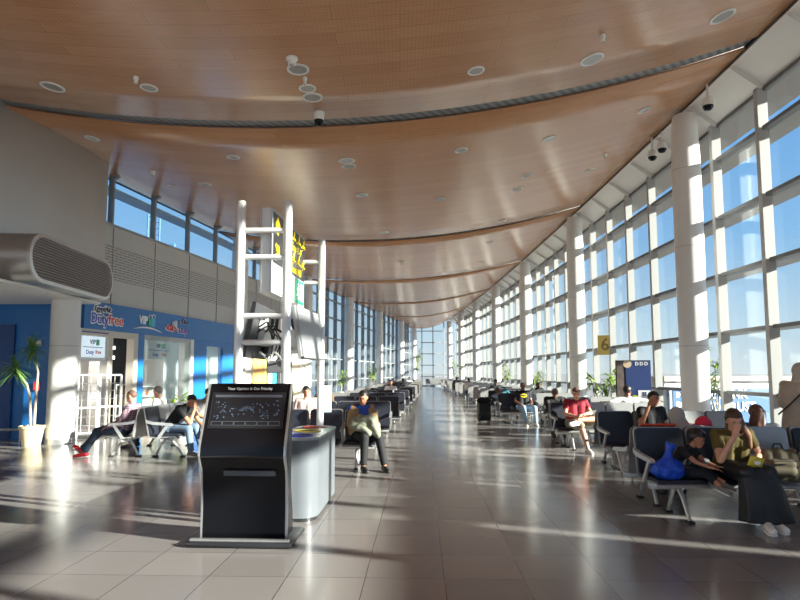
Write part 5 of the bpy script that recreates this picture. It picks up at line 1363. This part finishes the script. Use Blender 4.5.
person('young man in black t-shirt and jeans resting his face on his hand', seated(wai=(0, -.07, .67), che=(0, -.22, .83), nek=(0, -.31, .94), head=(0, -.40, 1.02), hrot=(.5, 0, -.35), shL=(-.18, -.25, .89), shR=(.18, -.25, .89), elL=(-.14, -.46, .62), elR=(.2, -.46, .6), wrL=(-.05, -.5, .88), wrR=(.1, -.62, .5), hdL=(.25, .1, .95), pnL=(.3, .9, 0), hdR=(-.3, -.6, -.7), anL=(-.1, -.48, .1), anR=(.16, -.55, .1)),
       (-4.33, 11.55, 0), PI/2-.25, 'tan', 'black', 'short', c_black, 'short', c_jean, 1, s_grey, 1.0, .012, sole=sole_w)
person('man in pale grey t-shirt beside the kiosk edge, next to the young man in black', seated(che=(0, -.06, .87), nek=(0, -.1, 1.0), head=(0, -.16, 1.11), hrot=(.4, 0, 0)), (-4.17, 12.75, 0), PI/2-.2, 'tan', 'black', 'short', c_grey, 'short', c_ljean, 1, s_grey, 1, .013)
# far away travellers
fa = person('distant traveller in white shirt sitting at the end of a right row', seated(), (3.95, 34.0, 0), 0, 'brown', 'black', 'short', c_white, 'long', c_djean, 1, s_black, 1, .022)
fb = person('distant traveller in black sitting mid row, right block', seated(hrot=(.3, 0, .3)), (4.6, 30.0-.05, 0), 0, 'dark', 'black', 'short', c_black, 'long', c_djean, 1, s_black, 1, .022)
def far(src, k, side, dx, label):
    y = (ROWS_R if side == 'R' else ROWS_L)[k]-.28
    x = herm(endR, y)+dx if side == 'R' else herm(endL, y)-dx
    return dup(src, (x, y, 0), 0, label)
fa.location = (herm(endR, 33)+.3, ROWS_R[9]-.28, 0); fb.location = (herm(endR, 30)+.9, ROWS_R[7]-.28, 0)
far(fb, 12, 'R', .3, 'distant traveller in black, at the aisle end far down the right block')
far(fa, 5, 'L', .9, 'distant traveller in white, second seat from the aisle in the left block')
far(fb, 8, 'L', .9, 'distant traveller in black, second seat from the aisle far down the left block')
far(fa, 12, 'L', .9, 'most distant traveller in white on the left block')
# ------------------------------------------------------------------ belongings
def cloth_over(name, label, cat, path, w, axis, m, th=.018, seed=0):
    """a cloth draped over a profile path (list of points), width w along axis"""
    rg = random.Random(seed); bm = new(); n = 12; rows = []
    ax = V(axis).normalized()
    P = [V(p) for p in path]
    for i, p in enumerate(P):
        row = []
        for k in range(n+1):
            u = k/n-.5; wob = .012*math.sin(k*1.3+i*.8+seed) + rg.uniform(-.006, .006)
            row.append(bm.verts.new(p + ax*(w*u*(1+.08*math.sin(i*1.1+seed))) + V((wob*.6, wob, abs(wob)*.8))))
        rows.append(row)
    for a, b in zip(rows, rows[1:]):
        for k in range(n): bm.faces.new((a[k], a[k+1], b[k+1], b[k]))
    o = obj(name, bm, m, None, 180); sd = o.modifiers.new('thickness', 'SOLIDIFY'); sd.thickness = th
    ss = o.modifiers.new('soft', 'SUBSURF'); ss.levels = 1; ss.render_levels = 1
    return tag(o, label, cat)
# blue plastic bag on the first seat
def plastic_bag(loc, label, m, s=1.0, seed=1):
    rg = random.Random(seed); t = thing('plastic_bag', label, 'bag', loc)
    bm = new(); bmesh.ops.create_icosphere(bm, subdivisions=4, radius=1.0)
    ph = [rg.uniform(0, 6) for _ in range(6)]
    for v in bm.verts:
        c = v.co.copy(); a = math.atan2(c.y, c.x)
        f = 1 + .07*math.sin(5*a+ph[0]+c.z*3) + .05*math.sin(9*a+ph[1]-c.z*5) + .04*math.sin(c.z*9+ph[2]+a*2)
        r = (1-.55*max(0, c.z)**1.2)
        v.co = V((c.x*.155*f*r*s, c.y*.12*f*r*s, (max(c.z, -.8)+.8)*.125*s))
    obj('bag_body', bm, m, t, 180)
    bm = new(); cap(bm, (.0, 0, .19*s), .05*s, (.01, 0, .25*s), .03*s); cap(bm, (.01, 0, .25*s), .03*s, (.03, .0, .30*s), .045*s); cap(bm, (.03, 0, .29*s), .04*s, (.0, .01, .345*s), .012*s); cap(bm, (.03, 0, .29*s), .035*s, (.085, -.01, .315*s), .014*s)
    mesh_obj('knotted_handles', fuse(bm, .009, 2), m, t)
    return t
plastic_bag((2.84, 6.47, .437), 'crumpled blue plastic bag on the first seat of the front row', mat('bag_blue', srgb(24, 78, 200), .35, noise=.3, nscale=14, bump=.4, bscale=25), 1.1)
# snack packet
t = thing('snack_packet', 'yellow and white snack packet held on the lap of the woman in olive', 'packet', (3.57, 6.12, .66)); t.rotation_euler = (.25, .2, 0)
bm = new(); bmesh.ops.create_grid(bm, x_segments=8, y_segments=8, size=.5)
bmesh.ops.transform(bm, matrix=Matrix.Diagonal((.15, .11, 1, 1)) @ Matrix.Identity(4), verts=bm.verts)
top = [v for v in bm.verts]
r = bmesh.ops.extrude_face_region(bm, geom=bm.faces[:])
new_v = [v for v in r['geom'] if isinstance(v, bmesh.types.BMVert)]
for v in bm.verts:
    k = max(0, 1-(abs(v.co.x)/.075)**2)*max(0, 1-(abs(v.co.y)/.055)**2); v.co.z = (.03 if v in new_v else -.03)*k + (.001 if v in new_v else 0)
bmesh.ops.rotate(bm, cent=(0, 0, 0), matrix=Matrix.Rotation(PI/2, 3, 'X'), verts=bm.verts); obj('packet', bm, mat('packet_yellow', srgb(226, 206, 60), .35, noise=.3, nscale=30), t, 180)
bm = new(); ell(bm, (0, -.032, .0), (.035, .006, .022), None, 2); obj('printed_patch', bm, sgw, t, 60)
# backpacks
def backpack(loc, rotz, label, m, m2, w=.34, h=.42, d=.2, tilt=0.0):
    t = thing('backpack', label, 'backpack', loc, rotz); t.rotation_euler = (tilt, 0, rotz)
    bm = new(); 
    for sx in (-1, 1): cap(bm, (sx*(w/2-.09), 0, .1), .1, (sx*(w/2-.1), 0, h-.11), .095)
    cap(bm, (0, 0, .1), d/2, (0, 0, h-.1), d/2*.95)
    mesh_obj('body', fuse(bm, .013, 4), m, t)
    bm = new(); cap(bm, (-w*.2, -d*.42, .13), .06, (w*.2, -d*.42, .13), .06); cap(bm, (-w*.2, -d*.40, .2), .055, (w*.2, -d*.40, .2), .055); mesh_obj('front_pocket', fuse(bm, .012, 3), m, t)
    bm = new(); tube(bm, [(-w*.36, -d*.45, h*.66), (0, -d*.53, h*.70), (w*.36, -d*.45, h*.66)], .007, 6); tube(bm, [(-w*.25, -d*.72, .235), (0, -d*.75, .24), (w*.25, -d*.72, .235)], .006, 6); obj('zip', bm, m2, t, 60)
    bm = new(); tube(bm, [(-.05, 0, h-.02), (-.03, 0, h+.035), (.03, 0, h+.035), (.05, 0, h-.02)], .011, 8); obj('handle', bm, m2, t, 60)
    for sx in (-1, 1):
        bm = new(); tube(bm, [(sx*.08, d*.42, h-.05), (sx*.12, d*.62, h*.6), (sx*.13, d*.55, .1)], .02, 8, (1, .4)); obj('strap', bm, m2, t, 60)
    return t
bp_olive = clothm('backpack_olive', (96, 86, 66)); bp_black = mat('backpack_black', (.016, .016, .018), .6, bump=.2, bscale=60)
backpack((3.98, 6.42, .41), -.2, 'olive brown backpack on the seat beside the woman in olive', bp_olive, mat('webbing', (.03, .028, .025), .7), .42, .36, .22)
backpack((4.41, 6.40, .437), .2, 'large black backpack on the front row at the right edge of the picture', bp_black, mat('webbing', (0, 0, 0)), .40, .52, .26)
backpack((4.66, 18.35, .437), .4, 'round black backpack on the bench right of the yellow emblem man', bp_black, mat('webbing', (0, 0, 0)), .36, .38, .24)
backpack((5.0, 12.44, .40), .2, 'black bag on a seat below the poster board', bp_black, mat('webbing', (0, 0, 0)), .42, .28, .22)
# draped clothes
yb = 7.0
cloth_over('jacket', 'orange red jacket draped over the back of the front row benches', 'jacket', [(3.0, 7.16, .80), (3.0, 7.12, .88), (3.0, 7.08, .945), (3.0, 7.04, .965), (3.0, 7.0, .955)], .42, (1, 0, 0), mat('jacket_orange', srgb(200, 62, 34), .7), .02, 1)
t = thing('cap', 'red peaked cap lying on top of the seat backs beside the child', 'cap', (3.52, 7.04, .945))
t.rotation_euler = (0, .1, .2)
bm = new(); bmesh.ops.create_icosphere(bm, subdivisions=3, radius=1.0)
bmesh.ops.delete(bm, geom=[v for v in bm.verts if v.co.z < -.05], context='VERTS')
for v in bm.verts: v.co = V((v.co.x*.1, v.co.y*.09, v.co.z*.11))
o = obj('crown', bm, mat('cap_red', srgb(205, 30, 62), .6), t, 180); sd = o.modifiers.new('thickness', 'SOLIDIFY'); sd.thickness = .006
bm = new(); prism(bm, [(-.07, -.075), (-.14, -.07), (-.2, -.035), (-.215, 0), (-.2, .035), (-.14, .07), (-.07, .075)], (0, 0, .008), (0, 0, 0), (1, 0, 0), (0, 1, 0)); obj('peak', bm, mat('cap_red', (0, 0, 0)), t)
bm = new()
for p0, r0, p1, r1 in (((-.74, 9.86, .78), .075, (-.46, 9.80, .80), .085), ((-.76, 9.82, .70), .07, (-.40, 9.74, .68), .10), ((-.62, 9.80, .84), .06, (-.44, 9.76, .76), .08), ((-.44, 9.72, .70), .085, (-.36, 9.66, .56), .055), ((-.66, 9.72, .68), .06, (-.5, 9.66, .60), .05)): cap(bm, p0, r0, p1, r1)
me_ = fuse(bm, .012, 4)
for v in me_.vertices: v.co += v.normal*(.008*math.sin(v.co.x*34+v.co.z*21)+.006*math.sin(v.co.z*47-v.co.x*13))
tag(mesh_obj('coat', me_, clothm('coat_green', (132, 134, 116))), 'grey green coat bundled on the lap of the man in the tan jacket', 'coat')
# suitcases
def suitcase(loc, rotz, label, m, w=.4, h=.56, d=.24):
    t = thing('suitcase', label, 'suitcase', loc, rotz)
    bm = new(); box(bm, (0, 0, .05+h/2), (w, d, h), None, .035); obj('body', bm, m, t, 40)
    bm = new(); box(bm, (0, -d/2-.012, .05+h*.3), (w*.8, .03, h*.42), None, .012); obj('pocket', bm, m, t, 40)
    for sx in (-1, 1):
        for sy in (-1, 1):
            bm = new(); cyl(bm, (sx*(w/2-.05)-.012, sy*(d/2-.05), .028), (sx*(w/2-.05)+.012, sy*(d/2-.05), .028), .028, n=14); obj('wheel', bm, rub_m, t, 30)
    bm = new()
    tube(bm, [(-.1, d/2-.03, h), (-.1, d/2-.03, h+.3), (.1, d/2-.03, h+.3), (.1, d/2-.03, h)], .009, 6); obj('pull_handle', bm, leg_m, t, 60)
    return t
sc_b = mat('case_black', (.014, .014, .015), .5, bump=.15, bscale=60)
suitcase((2.66, 19.2, 0), .2, 'black suitcase standing in the aisle left of the yellow emblem man', sc_b)
bm = new(); cap(bm, (-.14, 0, .68), .085, (.16, 0, .68), .08); cap(bm, (-.1, .02, .74), .05, (.12, .02, .74), .05)
tag(mesh_obj('travel_bag', fuse(bm, .013, 3), c_black), 'soft black bag lying on top of the black suitcase', 'bag').location = (2.66, 19.17, -.0)
backpack((3.98, 12.5, .40), -.2, 'grey and black backpack on the seat beside the crimson shirted man', clothm('pack_grey', (110, 116, 112)), mat('webbing', (0, 0, 0)), .3, .4, .2)
# added panels outside the right hand glazing, unseen, to shade the floor in streaks
t = thing('sun_blocker', 'added sun blocking screen of grey panels outside the right windows, out of view', 'screen', (12.0, 0, -4.6))
edges_ = [-1.6, .3, 1.92, 2.1, 2.36, 2.44, 3.08, 3.26, 3.5, 3.56, 4.3, 4.52, 4.76, 4.86, 5.5, 5.6, 6.3, 6.5, 7.0, 7.16, 7.5]
for i in range(0, len(edges_)-1):
    a, c = edges_[i], edges_[i+1]
    if i == 0 or i % 2 == 1:
        bm = new(); box(bm, (0, (a+c)/2, 4.45), (.12, c-a, 8.9)); obj('panel', bm, mat('sun_blocker_panel', (.5, .5, .48), .5), t)
SKY_STR = .7
SUN_STR = 14.5
EXPO = 0.7
# ------------------------------------------------------------------ outside ground, sky, sun
bm = new(); bmesh.ops.create_circle(bm, cap_ends=True, radius=3500, segments=64); bmesh.ops.translate(bm, vec=(0, 0, -4.6), verts=bm.verts)
o = obj('ground', bm, mat('apron_concrete', (.3, .285, .26), .8, noise=.25, nscale=.02)); o['kind'] = 'structure'
w = bpy.data.worlds.new('sky'); SC.world = w; w.use_nodes = True; nt = w.node_tree
bg = nt.nodes['Background']
tcw = nt.nodes.new('ShaderNodeTexCoord'); sx = nt.nodes.new('ShaderNodeSeparateXYZ'); rp = nt.nodes.new('ShaderNodeValToRGB')
nt.links.new(tcw.outputs['Generated'], sx.inputs[0]); nt.links.new(sx.outputs['Z'], rp.inputs[0]); nt.links.new(rp.outputs[0], bg.inputs[0]); bg.inputs[1].default_value = SKY_STR
E0 = rp.color_ramp.elements; E0[0].position = 0; E0[0].color = (*srgb(226, 232, 236), 1); E0[1].position = 1; E0[1].color = (*srgb(74, 128, 208), 1)
for ps, c in ((.06, (205, 224, 238)), (.2, (146, 195, 240)), (.42, (106, 168, 232))):
    q = E0.new(ps); q.color = (*srgb(*c), 1)
sl = bpy.data.lights.new('sun', 'SUN'); sl.energy = SUN_STR; sl.angle = math.radians(.9); sl.color = (1, .93, .82)
so = bpy.data.objects.new('sun', sl); COL.objects.link(so)
e = math.radians(18.3); az = math.radians(21)
dirv = V((-math.cos(az)*math.cos(e), math.sin(az)*math.cos(e), -math.sin(e)))
so.rotation_euler = (-dirv).to_track_quat('Z', 'Y').to_euler()
so.location = (20, -5, 12)
vs = SC.view_settings
vs.view_transform = 'Standard'; vs.look = 'None'; vs.gamma = 1; vs.use_curve_mapping = False; vs.exposure = EXPO
